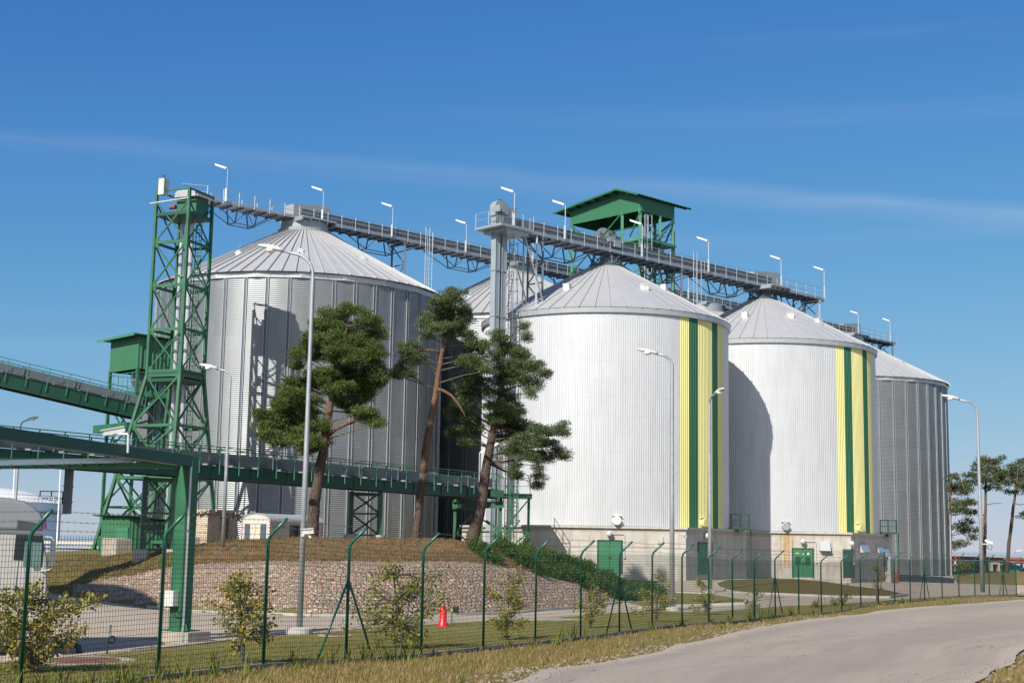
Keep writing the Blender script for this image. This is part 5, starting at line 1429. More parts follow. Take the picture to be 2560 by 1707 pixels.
prof2 += [(Wd / 2 + (Wd / 2 + .04) * math.cos(PI * k / 16), Hh - .02 + (rise + .02) * math.sin(PI * k / 16)) for k in range(16, -1, -1)]
mb.prism(prof2, o - hw * .06, he, V(0, 0, 1), hw, Ln + .12); mb.build('roof', M['hut_roof'], sh)
sn = V(hw.y, -hw.x, 0)
axe, axs = (he, endn, V(0, 0, 1)), (hw, sn, V(0, 0, 1))
cw = o + he * (Wd * .5) + endn * .03 + V(0, 0, Hh * .56)
wn = MB().box(cw, (.85, .05, 1.0), axe).build('window', M['board'], sh)
for s in (-.66, .66): MB().box(cw + he * s + endn * .01, (.44, .06, 1.05), axe).build('shutter', M['slate'], wn, origin=sh['_o'])
m2 = MB().box(cw + endn * .03, (.04, .03, 1.0), axe); m2.box(cw + V(0, 0, .53), (1.1, .1, .06), axe); m2.box(cw - V(0, 0, .53), (1.0, .1, .05), axe); m2.build('window_frame', M['galv_light'], wn, origin=sh['_o'])
cw = o + hw * 3.3 + sn * .03 + V(0, 0, Hh * .55)
wn = MB().box(cw, (.85, .05, 1.0), axs).build('window', M['glass'], sh)
m2 = MB().box(cw + sn * .02 + hw * .2, (.05, .04, 1.0), axs); m2.build('window_frame', M['galv_light'], wn, origin=sh['_o'])
MB().box(cw - hw * .64 + sn * .01, (.36, .06, 1.05), axs).build('shutter', M['slate'], wn, origin=sh['_o'])
mb = MB(); mr = MB()
for q in (o + endn * .03 + sn * .03, o + he * Wd + endn * .03, o + hw * Ln + sn * .03):
    for k in range(16):
        (mr if k % 2 else mb).box(q + V(0, 0, .05 + k * Hh / 16), (.075, .075, Hh / 16), (he if q is not o else hw, endn, V(0, 0, 1)))
mb.build('corner_stripes_white', M['white'], sh); mr.build('corner_stripes_red', M['red'], sh)
mb = MB(); rs = random.Random(4)
for k in range(5): mb.box(o + hw * (.5 + .32 * k) + sn * .02 + V(0, 0, Hh * .78), (.14, .03, .26), axs)
mb.build('notice_plates', M['trough_light'], sh)
# low green shed under the tower
GY = 96.0
o = at(320, 1384, GY); zg = o.z
gs_ = thing('lean_to_shed', 'low green corrugated shed at the foot of the towers behind a concrete block', 'shed', o)
u = V(.80, .60, 0).normalized(); w = V(-.9, .43, 0).normalized(); Hs = at(320, 1293, GY).z - zg
mb = MB()
fluted(mb, o, w, 2.45, V(-w.y, w.x, 0) * (1 if -w.y * 0 + w.x < 0 else -1), lambda s: zg - .5, lambda s: zg + Hs); fluted(mb, o, u, 3.2, V(u.y, -u.x, 0), lambda s: zg - .5, lambda s: zg + Hs - .08 * s)
fluted(mb, o + u * 3.2, w, 2.45, u, lambda s: zg - .5, lambda s: zg + Hs - .25); fluted(mb, o + w * 2.45, u, 3.2, -V(u.y, -u.x, 0), lambda s: zg - .5, lambda s: zg + Hs - .08 * s)
mb.build('wall', M['greenclad'], gs_)
mb = MB()
for i in range(16):
    a = -.6 + 3.5 * i / 16; mb.beam(o + w * (a + .11) - u * .4 + V(0, 0, Hs + .1 + .04 * (i % 2)), o + w * (a + .11) + u * 3.5 + V(0, 0, Hs - .2 + .04 * (i % 2)), .23, .05)
mb.build('roof', M['green_dark'], gs_)
n_ = V(-w.y, w.x, 0)
if n_.y > 0: n_ = -n_
MB().box(o + w * .55 + n_ * .06 + V(0, 0, Hs * .38), (1.0, .05, Hs * .7), (w, n_, V(0, 0, 1))).build('door', M['green_door'], gs_)
o = at(289, 1393, 92)
cblk = MB(); ub, wb = V(.74, .67, 0), V(-.95, .31, 0).normalized()
hb_ = at(289, 1345, 92).z - o.z
cblk.prism([(0, -.4), (1.1, -.4), (1.1, hb_), (.9, hb_ + .03), (.05, hb_ - .02), (0, hb_ - .12)], o, wb, V(0, 0, 1), ub, 1.1)
tag(cblk.build('concrete_block', M['concrete_block'], origin=o), 'rough concrete block in front of the low green shed', 'concrete block', 'concrete blocks at the tower feet')
o = at(400, 1370, 98); cblk = MB().prism([(0, -.4), (.95, -.4), (.95, .62), (0, .6)], o, wb, V(0, 0, 1), ub, .9)
tag(cblk.build('concrete_block', M['concrete_block'], origin=o), 'low concrete footing block behind the lattice trestle on the bank', 'concrete block', 'concrete blocks at the tower feet')
o = at(470, 1370, 95); cblk = MB().box(o + V(0, 0, .3), (.9, .9, .85), (u, w, V(0, 0, 1)))
tag(cblk.build('concrete_block', M['concrete_block'], origin=o), 'dark concrete block beside the brick hut', 'concrete block', 'concrete blocks at the tower feet')
# ------------------------------------------------------------------ truck
tkx = at(113, 1500, 35).x; tz = base(tkx - 1, 35)
tk = thing('truck', 'silver semi truck with a high roof fairing parked behind the spreading yellowing tree', 'truck', V(tkx - 1.2, 36.2, tz))
TR = Matrix.Rotation(R(19), 3, 'Z'); T0 = V(tkx, 35, tz)
ux, uy = TR @ V(1, 0, 0), TR @ V(0, 1, 0)
def tp(x, z): return (x, z)
Hc = lambda py: at(100, py, 35).z - tz
roof_z, eave_z, sill_z, bot_z = Hc(1246), Hc(1327), Hc(1395), Hc(1545)
up_prof = [(-6.5, eave_z), (-.16, eave_z), (-.14, eave_z + .25), (-.22, eave_z + .42), (-.38, roof_z - .22), (-.62, roof_z - .07), (-1.0, roof_z + .0), (-1.7, roof_z + .05), (-2.5, roof_z + .07)]
up_prof = [(-2.5, eave_z)] + up_prof[1:]
low_prof = [(-2.5, .75), (-.06, .55), (.02, .9), (.03, 1.5), (-.02, sill_z), (-.17, eave_z - .02), (-2.5, eave_z - .02)]
def tprism(prof, y0, d, name, m, par=tk, bev=.0):
    ob = MB().prism(prof, T0 + uy * y0, ux, V(0, 0, 1), uy, d).build(name, m, par, origin=tk['_o'])
    if bev:
        b = ob.modifiers.new('bevel', 'BEVEL'); b.width = bev; b.segments = 3; b.limit_method = 'ANGLE'; b.angle_limit = R(40)
    return ob
tprism(up_prof, .05, 2.4, 'roof_fairing', M['truck'], bev=.09)
tprism(low_prof, 0, 2.5, 'cab_body', M['truck_low'], bev=.05)
tprism([(-2.5, eave_z - .05), (-.14, eave_z - .07), (-.10, eave_z), (-2.5, eave_z + .04)], -.03, 2.56, 'roof_gutter', M['trough'])
px2x = lambda px: (at(px, 1400, 35).x - tkx)
wz0, wz1 = Hc(1400), Hc(1338)
win = tprism([(px2x(38), wz0), (px2x(85), wz0 - .02), (px2x(90), wz0 - .14), (px2x(107), wz0 - .17), (px2x(109), wz0 + .3), (px2x(103), wz1), (px2x(40), wz1 + .01)], -.006, .02, 'side_window', M['glass'])
MB().prism([(px2x(61), Hc(1416)), (px2x(84), Hc(1416)), (px2x(89), Hc(1425)), (px2x(103), Hc(1425)), (px2x(103), Hc(1356)), (px2x(63), Hc(1353))], T0 - uy * .012, ux, V(0, 0, 1), uy, .008).build('glass_pane', M['glass_teal'], win, origin=tk['_o'])
MB().prism([(-2.45, Hc(1470)), (px2x(45), Hc(1470)), (px2x(45), Hc(1474)), (-2.45, Hc(1474))][::-1], T0 - uy * .006, ux, V(0, 0, 1), uy, .01).build('body_crease', M['trough'], tk)
tprism([(px2x(41), Hc(1325)), (px2x(101), Hc(1327)), (px2x(100), Hc(1309)), (px2x(42), Hc(1300))], .03, .03, 'sleeper_window', M['glass_grey'])
tprism([(px2x(103), Hc(1321)), (px2x(113), Hc(1322)), (px2x(111), Hc(1300)), (px2x(101), Hc(1289))], .03, .05, 'corner_trim', M['purple'])
mb = MB()
for (x0, z0_, x1, z1_) in ((px2x(51), wz0, px2x(46), Hc(1500)), (px2x(46), Hc(1500), px2x(112), Hc(1505)), (px2x(112), Hc(1440), px2x(111), Hc(1502))): mb.beam(T0 + ux * x0 - uy * .004 + V(0, 0, z0_), T0 + ux * x1 - uy * .004 + V(0, 0, z1_), .012)
mb.build('door_seam', M['black'], tk)
MB().box(T0 + ux * px2x(51) - uy * .02 + V(0, 0, Hc(1477)), (.11, .04, .16), (ux, uy, V(0, 0, 1))).build('door_handle', M['black'], tk)
mb = MB(); mx = px2x(129)
mb.box(T0 + ux * mx - uy * .3 + V(0, 0, Hc(1372)), (.13, .22, .44), (ux, uy, V(0, 0, 1))); mb.box(T0 + ux * mx - uy * .3 + V(0, 0, Hc(1404)), (.13, .22, .19), (ux, uy, V(0, 0, 1)))
mb.build('mirror', M['trough'], tk)
mb = MB(); mb.tube([T0 + ux * px2x(110) + V(0, 0, Hc(1341)), T0 + ux * px2x(124) - uy * .3 + V(0, 0, Hc(1342)), T0 + ux * px2x(131) - uy * .32 + V(0, 0, Hc(1350)), T0 + ux * px2x(131) - uy * .32 + V(0, 0, Hc(1415)), T0 + ux * px2x(125) - uy * .3 + V(0, 0, Hc(1422)), T0 + ux * px2x(104) + V(0, 0, Hc(1427))], .018, 6); mb.build('mirror_arm', M['lamp_white'], tk)
mb = MB().box(T0 + ux * .02 + uy * 1.25 + V(0, 0, .55), (.35, 2.45, .55), (ux, uy, V(0, 0, 1))); mb.build('bumper', M['truck'], tk)
MB().box(T0 + ux * .0 + uy * .12 + V(0, 0, .72), (.3, .28, .2), (ux, uy, V(0, 0, 1))).build('headlight', M['glass'], tk)
for x in (-1.25, -4.6):
    for y in (.16, 2.34):
        c_ = T0 + ux * x + uy * y + V(0, 0, .52); a_ = (ux, V(0, 0, 1), uy)
        wv = MB().lathe(c_, [(.27, -.15), (.5, -.15), (.52, -.08), (.52, .08), (.5, .15), (.27, .15)], 28, axis=a_).build('wheel', M['rubber'], tk)
        MB().lathe(c_, [(.27, -.14), (.2, -.06), (.1, -.1), (.01, -.11)], 20, axis=a_).build('rim', M['galv_light'], wv, origin=tk['_o'])
MB().prism([(-2.55, .7), (-9, .7), (-9, .95), (-2.55, .95)][::-1], T0 + uy * .8, ux, V(0, 0, 1), uy, .9).build('chassis', M['black'], tk)
# ------------------------------------------------------------------ small things
q = gp(1107, 1570)
hyd = thing('hydrant', 'bright red bell shaped hydrant cover on the lawn behind the fence', 'hydrant', q)
hh_ = at(1107, 1513, q.y).z - q.z; s = hh_ / .95
MB().lathe(q, [(.25 * s, -.03), (.25 * s, .11 * s), (.235 * s, .18 * s), (.16 * s, .28 * s), (.155 * s, .76 * s), (.14 * s, .83 * s), (.07 * s, .88 * s), (.05 * s, .93 * s), (.01, .95 * s)], 28).build('bell_body', M['red'], hyd, smooth=True)
mb = MB()
for k in range(8): a_ = 2 * PI * k / 8; mb.beam(q + V(.14 * s * math.cos(a_), .14 * s * math.sin(a_), .25 * s), q + V(.135 * s * math.cos(a_), .135 * s * math.sin(a_), .76 * s), .02 * s)
mb.box(q + V(.1 * s, -.08 * s, .83 * s), (.08 * s, .08 * s, .12 * s)); mb.build('ribs', M['red'], hyd)
q = gp(1129, 1566)
hp_ = thing('marker_post', 'short green and yellow marker post with a small plate beside the red hydrant', 'post', q)
MB().beam(q, q + V(0, 0, .85 * s), .05).build('post', M['green_door'], hp_); MB().beam(q + V(0, 0, .68 * s), q + V(0, 0, .76 * s), .056).build('yellow_band', M['yellow'], hp_)
MB().box(q + V(.13, .02, .72 * s), (.2, .03, .2)).build('plate', M['black'], hp_)
q = gp(267, 1637)
cbp = thing('cable_post', 'thin grey post with a coil of black cable hung on it at the lawn edge', 'post', q)
MB().tube([q, q + V(.06, 0, at(275, 1561, q.y).z - q.z)], .022, 8).build('post', M['galv'], cbp)
mb = MB()
for k in range(3): cc = q + V(.12, -.04 - .02 * k, at(279, 1597, q.y).z - q.z - .01 * k); mb.tube([cc + V(.085 * math.cos(2 * PI * i / 14), 0, .085 * math.sin(2 * PI * i / 14)) for i in range(15)], .012, 5, False)
mb.tube([q + V(.03, -.03, .42), q + V(.02, -.03, .2), q + V(.0, -.03, .03)], .018, 5); mb.build('cable_coil', M['black'], cbp)
q0, q1 = gp(20, 1632), gp(186, 1634)
bar = thing('wheel_stop', 'yellow and black tubular barrier lying on the paving behind the yellowing tree', 'barrier', (q0 + q1) / 2)
L_ = 7
for k in range(L_): MB().tube([q0.lerp(q1, k / L_) + V(0, 0, .22), q0.lerp(q1, (k + 1) / L_) + V(0, 0, .22)], .075, 10).build('band', M['yellow'] if k % 2 == 0 else M['black'], bar, smooth=True)
mb = MB(); mb.tube([q1 + V(0, 0, .22), q1 + V(.1, 0, .17), q1 + V(.13, 0, 0)], .075, 10); mb.build('end_bend', M['black'], bar, smooth=True)
mb = MB()
for k in (.25, .6, .9): q = q0.lerp(q1, k); mb.beam(q, q + V(0, 0, .2), .08)
mb.build('foot', M['yellow'], bar)
for (px, py, r_, lab, m_) in ((206, 1661, .85, 'rusty brown manhole cover set in the lawn beside the yellowing tree', 'rustbrown'), (838, 1593, .45, 'small brown manhole cover in the lawn by the tall street lamp', 'rustbrown'), (1385, 1553, 1.0, 'flat stone ringed manhole in the lawn between two shrubs', 'concrete_block')):
    q = gp(px, py); q.z += .05
    t = thing('manhole', lab, 'manhole', q, 'manholes in the lawn')
    MB().lathe(q, [(r_ * 1.12, 0), (r_ * 1.12, .03), (r_ * .82, .035), (r_ * .8, .03)], 28).build('ring', M['concrete_block'], t); MB().lathe(q, [(r_ * .79, .0), (r_ * .79, .04), (.01, .045)], 28).build('cover', M[m_], t)
# ------------------------------------------------------------------ far left: tank, pier, masts
tq = at(-40, 1340, 250)
tank = thing('storage_tank', 'white domed storage tank beyond the truck', 'tank', V(tq.x, tq.y, -1.5))
RT_ = (at(140, 1300, 250) - at(-40, 1300, 250)).length; zt0 = at(0, 1256, 250).z; zt1 = at(-40, 1218, 250).z
MB().lathe(V(tq.x, tq.y, 0), [(RT_, -3), (RT_, zt0)], 64).build('shell', M['tank_white'], tank, smooth=True)
MB().lathe(V(tq.x, tq.y, 0), [(RT_ + .2, zt0), (RT_ * .8, lerp(zt0, zt1, .42)), (RT_ * .5, lerp(zt0, zt1, .8)), (RT_ * .2, zt1 - .05), (.1, zt1)], 64).build('dome', M['white'], tank, smooth=True)
mb = MB()
for k in range(48):
    a = -PI * (k + .5) / 48; b = -PI * (k + 1.5) / 48; d, d2 = V(math.cos(a), math.sin(a), 0), V(math.cos(b), math.sin(b), 0)
    c_ = V(tq.x, tq.y, zt0); mb.beam(c_ + d * RT_, c_ + d * RT_ + V(0, 0, 1.2), .1)
    for z in (.6, 1.2): mb.beam(c_ + d * RT_ + V(0, 0, z), c_ + d2 * RT_ + V(0, 0, z), .1)
mb.build('railing', M['white'], tank)
mb = MB(); c_ = at(128, 1245, 248)
for x in (-2, 0, 2):
    for z in (0, 1): mb.beam(c_ + V(x, 0, -1), c_ + V(x, 0, 1.2), .16); mb.beam(c_ + V(-2, 0, z * 1.2), c_ + V(2, 0, z * 1.2), .16)
mb.build('dome_platform', M['white'], tank)
mb = MB(); q = at(158, 1264, 248)
for s in (-.5, .5): mb.beam(q + V(s, 0, -1.3), q + V(s, 0, 1.4), .12)
for k in range(9): mb.beam(q + V(-.5, 0, -1.2 + .3 * k), q + V(.5, 0, -1.2 + .3 * k), .07)
mb.beam(q + V(-1.6, 0, -1.3), q + V(.6, 0, -1.3), .3); mb.build('ladder', M['darksteel'], tank)
MB().beam(at(148, 1345, 246), at(150, 1280, 246), .16).build('riser_pipe', M['purple'], tank)
MB().lathe(V(tq.x, tq.y, 0), [(RT_ + .05, zt0 - 1.8), (RT_ + .25, zt0 - 1.8), (RT_ + .25, zt0 - 1.6), (RT_ + .05, zt0 - 1.6)], 64).build('cooling_ring', M['green_pale'], tank)
for px, lab in ((34, 'thin pale mast above the storage tank beside the distant street lamp'), (149, 'thin pale mast at the edge of the storage tank')):
    q = at(px, 1260, 244); tp_ = at(px + 3, 1165, 244)
    tag(MB().tube([V(q.x, q.y, -3), tp_], [.18, .1], 8).build('mast', M['tank_white'], origin=V(q.x, q.y, -3)), lab, 'mast', 'thin pale masts by the tank')
pz0 = at(180, 1356, 190); pier = thing('pier', 'long pier with pipes over the water between the truck and the towers', 'pier', pz0)
x0, x1 = at(-60, 1356, 190).x, at(420, 1356, 190).x
MB().beam(V(x0, 190, pz0.z), V(x1, 190, pz0.z), .5, .32).build('upper_pipe', M['board'], pier)
mb = MB(); rs = random.Random(2)
for k in range(60): x = lerp(x0, x1, k / 60); mb.box(V(x, 190, pz0.z - .9), (.22, .4, 1.1))
mb.build('pipe_supports', M['far_grey'], pier)
MB().beam(V(x0, 189.5, at(180, 1367, 190).z), V(x1, 189.5, at(180, 1367, 190).z), .4, .26).build('middle_pipe', M['silver'], pier)
MB().beam(V(x0, 190, at(180, 1370, 190).z - .4), V(x1, 190, at(180, 1370, 190).z - .4), 3, .6).build('deck', M['black'], pier)
MB().beam(V(x0, 187, at(180, 1380, 187).z), V(x1, 187, at(180, 1380, 187).z), .5, .7).build('lower_pipe', M['galv_light'], pier)
MB().beam(V(x0, 180, at(180, 1390, 180).z), V(x1, 180, at(180, 1390, 180).z), .8, .5).build('rail_beam', M['rust'], pier)
q = at(183, 1386, 179); tag(MB().ball(q, .42, 8).build('buoy', M['red'], origin=q), 'small red buoy on the pier edge', 'buoy')
# ------------------------------------------------------------------ far right
q = at(2470, 1397, 205)
pr = thing('pipeline', 'pair of rusty red pipes on supports behind the distant pines', 'pipeline', q)
xa, xb = at(2300, 1397, 205).x, at(2760, 1400, 205).x
zp1, zp2 = at(2470, 1397, 205).z, at(2470, 1404.5, 204).z
MB().tube([V(xa, 205, zp1 + .15), V(xb, 205, zp1 - .1)], .24, 12).build('upper_pipe', M['rust'], pr, smooth=True)
MB().tube([V(xa, 204, zp2 + .12), V(xb, 204, zp2 - .1)], .16, 10).build('lower_pipe', M['rust'], pr, smooth=True)
mb = MB()
for k in range(12): x = lerp(xa, xb, k / 11); mb.beam(V(x, 204.6, -2), V(x, 204.6, zp1 - .2), .25)
mb.build('support', M['rust'], pr)
q = at(2486, 1427, 190); w_ = (at(2497, 1420, 190) - at(2475, 1420, 190)).length; h_ = at(2486, 1405, 190).z - q.z
bo = thing('concrete_booth', 'small open concrete booth under the rusty pipes', 'booth', q)
mb = MB()
for s in (-1, 1): mb.box(q + V(s * (w_ / 2 - .12), 0, h_ / 2), (.26, 1.0, h_))
mb.box(q + V(0, 0, h_ - .12), (w_ - .52, 1.0, .26)); mb.build('frame', M['far_wall'], bo); MB().box(q + V(0, .3, h_ / 2 - .12), (w_ - .53, .1, h_ - .26)).build('back_panel', M['black'], bo)
for (pa, pb, y0_, y1_, Yd, m_, nm, lab) in ((2374, 2402, 1428, 1404, 200, 'far_wall', 'far_building', 'low plastered building beside the farthest galvanised silo'), (2425, 2472, 1428, 1409, 212, 'far_grey', 'far_building', 'long grey shed under the rusty pipes behind the street lamp'), (2500, 2520, 1428, 1412, 213, 'far_grey', 'far_building', 'small grey shed between the booth and the leaning far pine')):
    p0_, p1_ = at(pa, y0_, Yd), at(pb, y0_, Yd); h_ = at(pa, y1_, Yd).z - p0_.z
    t = thing(nm, lab, 'building', (p0_ + p1_) / 2, 'low buildings behind the distant pines')
    MB().box((p0_ + p1_) / 2 + V(0, 2, h_ / 2 - .5), ((p1_ - p0_).length, 4, h_ + 1)).build('wall', M[m_], t); MB().box((p0_ + p1_) / 2 + V(0, 2, h_ + .12), ((p1_ - p0_).length + .5, 4.5, .22)).build('roof', M['far_grey'], t)
    for k in range(3): MB().box((p0_ + p1_) / 2 + V((k - 1) * (p1_ - p0_).length * .3, -.02, h_ * .55), (.5, .08, .5)).build('window', M['glass'], t)
q0, q1 = at(2524, 1428, 182), at(2575, 1428, 182); zt_ = at(2530, 1407, 182).z
mb = MB(); mb.add([q0, q1, q1 + V(0, 3, 0), q0 + V(0, 3, 0), V(q0.x + .4, q0.y + 1.2, zt_), V(q1.x - .6, q0.y + 1.5, zt_ - .35), V(q0.x + 1.1, q0.y + .6, zt_ - .35)], [(0, 1, 5, 6), (0, 6, 4), (6, 5, 4), (1, 2, 5), (2, 3, 4, 5), (3, 0, 4)])
tag(mb.build('tarpaulin_heap', M['tarp'], origin=(q0 + q1) / 2), 'dark green tarpaulin heap beside the far leaning pine', 'tarpaulin')
q = at(2387, 1428, 178)
sg = thing('crossing_sign', 'red and white diagonal cross sign on a post by the distant pipes', 'sign', q)
MB().beam(q, at(2388, 1389, 178), .10).build('post', M['galv'], sg)
c_ = at(2387.5, 1406, 177.8); mb = MB(); mb.beam(c_ + V(-.32, 0, -.4), c_ + V(.32, 0, .4), .05, .13); mb.beam(c_ + V(.32, -.03, -.4), c_ + V(-.32, -.03, .4), .05, .13); mb.build('cross_board', M['white'], sg)
mb = MB(); 
for s in (-1, 1): mb.beam(c_ + V(-.33 * s, -.06, -.41), c_ + V(-.14 * s, -.06, -.17), .05, .14); mb.beam(c_ + V(.14 * s, -.06, .17) , c_ + V(.33 * s, -.06, .41), .05, .14)
mb.build('red_tips', M['red'], sg); MB().beam(at(2388, 1396, 177.8), at(2388, 1388, 177.8), .22, .22).build('red_cap', M['red'], sg)
p = at(2378, 1428, 165); tag(MB().tube([p - V(0, 0, .5), at(2375, 1285, 165)], [.12, .07], 8).build('lamp_pole', M['galv'], origin=p), 'slim grey pole between the farthest galvanised silo and the first distant pine', 'pole')
q = at(2237, 1453, 122); q.z = base(q.x, q.y)
fx = thing('fire_point', 'dark red fire point stand at the concrete base corner of the second white silo', 'fire point', q)
MB().box(q + V(0, 0, .5), (.4, .25, .95)).build('cabinet', M['rustbrown'], fx); MB().beam(q + V(.3, 0, 0), q + V(.3, 0, 1.15), .06).build('post', M['rust'], fx)
# ------------------------------------------------------------------ vegetation
def pxf(fr, x, y): return fr[0] + x / fr[2], fr[1] + y / fr[2]
def pine(name, label, fr, Y, trunk, branches, clumps, leafm, dens, ln, wd, seed, group, barkm=('bark', 'bark_red'), depth=1.0, zb=None, split=.55, lsc=1.0):
    rng = random.Random(seed); m = Y / 3500.0 / fr[2]
    P = lambda x, y, dy=0: at(*pxf(fr, x, y), Y + dy)
    pts = [P(x, y) for x, y, r in trunk]; rs = [r * m for x, y, r in trunk]
    g = zt(pts[0].x, pts[0].y)
    if zb is not None: g = zb
    pts = [V(pts[0].x + (pts[0].x - pts[1].x) * .1, Y, min(g, pts[0].z) - .3)] + pts; rs = [rs[0] * 1.15] + rs
    fp, fr_ = [], []
    for i in range(len(pts) - 1):
        for k in range(4):
            t = k / 4; fp.append(pts[i].lerp(pts[i + 1], t) + V(rng.uniform(-.03, .03), rng.uniform(-.03, .03), 0)); fr_.append(lerp(rs[i], rs[i + 1], t) * rng.uniform(.93, 1.07))
    fp.append(pts[-1]); fr_.append(rs[-1])
    t = thing(name, label, 'tree', V(pts[0].x, Y, g), group)
    ns = int(len(fp) * split)
    tr = MB().tube(fp[:ns + 1], fr_[:ns + 1], 12).build('trunk', M[barkm[0]], t, smooth=True)
    MB().tube(fp[ns:], fr_[ns:], 10).build('upper_trunk', M[barkm[1]], tr, origin=t['_o'], smooth=True)
    for br in branches:
        bp = [P(x, y, dy) for x, y, dy in br[0]]
        MB().tube(bp, [lerp(br[1] * m, br[2] * m, i / max(1, len(bp) - 1)) for i in range(len(bp))], 8).build('branch', M[barkm[1]], t, smooth=True)
    cr = Leaves(); tw = MB()
    tops = fp[int(len(fp) * .45):]
    for cl in clumps:
        x, y, rx, ry = cl[:4]; dy = cl[4] if len(cl) > 4 else rng.uniform(-1, 1) * depth
        c = P(x, y, dy); R_ = (rx * m * 1.1, max(.35, rx * m * .9), ry * m * 1.12)
        near = min(tops, key=lambda q: (q - c).length)
        near = min((q for q in tops), key=lambda q: (q - c + V(0, 0, .35 * abs(q.x - c.x))).length)
        tw.tube([near, near.lerp(c, .55) + V(0, 0, .1 * rng.uniform(-1, 1)), c], [.05, .035, .015], 5, False)
        k = max(2, int(rx * ry * m * m * 40))
        for _ in range(k + 2):
            # sub-clumps make the outline ragged
            a = rng.uniform(0, 2 * PI); r = math.sqrt(rng.random()) * .95
            s = V(c.x + R_[0] * r * math.cos(a), c.y + R_[1] * rng.uniform(-.9, .9), c.z + R_[2] * r * math.sin(a))
            q = rng.uniform(.28, .5) * lsc
            tw.tube([c, s], [.015, .006], 3, False)
            leaf_quads(cr, s, int(dens * rng.uniform(.6, 1.2)), (q * 1.15, q * 1.1, q * .55), ln, wd, rng, up=.35)
    cr.build('crown', M[leafm], t); tw.build('twigs', M['twig'], t)
    return t
F5 = (620, 720, 2.7036)
gp_p = 'tall pines on the mound'
T1c = [(680,150,100,35),(560,200,90,45),(800,215,80,45),(480,255,80,45),(640,270,120,45),(850,310,65,55),(430,345,70,45),(560,350,110,45),(720,370,120,50),(855,415,60,50),(380,450,75,40),(520,450,110,45),(680,470,110,45),(820,500,80,45),(890,560,60,35),(640,570,100,45),(760,600,110,40),(500,590,90,45),(890,600,60,25),(340,650,65,45),(430,640,80,45),(520,680,70,40),(640,660,80,35),(740,690,80,30),(800,740,50,22),(640,800,45,22),(600,740,50,25),(330,460,30,25),(270,650,55,36),(300,710,65,36),(245,745,55,32),(380,730,65,36),(440,770,50,32),(800,690,65,32),(835,650,55,32),(720,755,55,28),(600,690,60,36),(540,610,70,40),(700,400,100,45),(600,430,90,40),(340,530,40,25),
 (230,800,60,35),(330,790,80,45),(150,870,80,40),(270,870,100,50),(400,860,80,50),(110,930,50,35),(210,950,100,45),(340,950,100,50),(450,930,70,50),(150,1010,70,40),(270,1030,100,38),(390,1040,90,45),(480,1040,50,35),(410,1100,25,16),(90,860,25,20),
 (780,830,70,30),(835,870,50,35),(865,920,30,22),(720,840,35,20)]
pine('pine_tree', 'broadest pine on the mound with a dense yellow green crown and a bare broken limb', F5, 80, [(425,1690,46),(450,1450,40),(475,1300,36),(510,1080,31),(540,860,26),(570,730,21),(600,600,17),(640,420,12),(670,260,7)],
     [([(520,1020,0),(590,955,-.3),(690,905,-.5),(770,875,-.6),(835,880,-.6)], 15, 8), ([(765,876,-.6),(770,820,-.7),(790,780,-.7),(797,790,-.7)], 7, 4), ([(560,740,0),(660,690,.3),(740,670,.4)], 10, 5), ([(520,960,0),(430,900,.2),(300,860,.3)], 12, 6), ([(540,940,0),(580,895,-.3),(605,885,-.3)], 5, 2)], T1c, 'needle', 310, .165, .036, 1, gp_p, depth=1.6)
T2c = [(1380,55,80,45),(1310,120,85,40),(1420,140,90,45),(1275,190,80,40),(1380,220,100,45),(1465,200,50,38),(1225,250,50,35),(1330,270,80,35),(1440,270,70,35),(1208,320,20,20),(1480,330,50,35),(1540,390,80,40),(1585,440,45,55),(1485,490,60,35),(1560,510,60,40),(1610,560,35,28),(1360,330,40,30),
 (1080,405,48,38),(1060,460,50,40),(1140,480,50,40),(1030,560,45,32),(1090,580,42,22),(1000,590,20,20)]
pine('pine_tree', 'slender pine with a curved bare limb and one tuft held out before the corrugated silo', F5, 84, [(1130,1695,29),(1150,1560,27),(1180,1250,25),(1215,1000,23),(1265,730,20),(1290,560,18),(1320,400,15),(1350,300,12),(1375,150,7)],
     [([(1272,680,0),(1320,692,-.3),(1375,725,-.5),(1430,795,-.7),(1470,868,-.8)], 11, 6), ([(1308,440,0),(1250,420,-.2),(1195,420,-.3),(1140,435,-.3)], 9, 5), ([(1335,350,0),(1410,352,0),(1480,380,.2)], 8, 4), ([(1280,600,0),(1262,570,.1),(1250,555,.2)], 4, 2), ([(1235,900,0),(1270,895,0)], 3, 1)], T2c, 'needle_blue', 300, .165, .034, 2, gp_p, depth=1.0, split=.35)
T3c = [(1700,330,60,40),(1720,395,80,40),(1685,470,50,45),(1790,420,70,45),(1850,460,60,45),(1740,540,90,50),(1860,540,90,45),(1950,540,52,36),(2005,582,42,28),(1700,610,70,45),(1830,620,80,35),(1920,650,45,38),(1910,720,28,40),(1860,268,20,26),(1888,325,13,26),(1660,700,55,35),(1740,740,55,45),(1690,800,90,40),(1780,810,80,45),(1700,880,90,45),(1820,870,70,40),(1760,930,100,45),(1880,950,80,45),(1980,960,70,35),(2060,970,50,30),(2130,930,25,30),(2130,990,25,20),(1800,1010,100,45),(1900,1040,100,45),(2010,1060,80,35),(2090,1090,50,30),(2140,1130,25,20),(1790,1090,70,35),(1880,1130,70,35),(1960,1130,50,35),(2030,1150,25,20),(1800,1220,35,32),(1820,1270,16,16),(1970,1200,14,28),(1968,1290,34,34),(1960,1340,24,16),
 (1505,600,70,35),(1560,640,80,45),(1450,665,42,34),(1530,720,90,40),(1480,780,70,35),(1400,850,52,42),(1480,870,80,35),(1420,940,60,42),(1510,940,70,42),(1400,990,34,26),(1490,1035,36,36)]
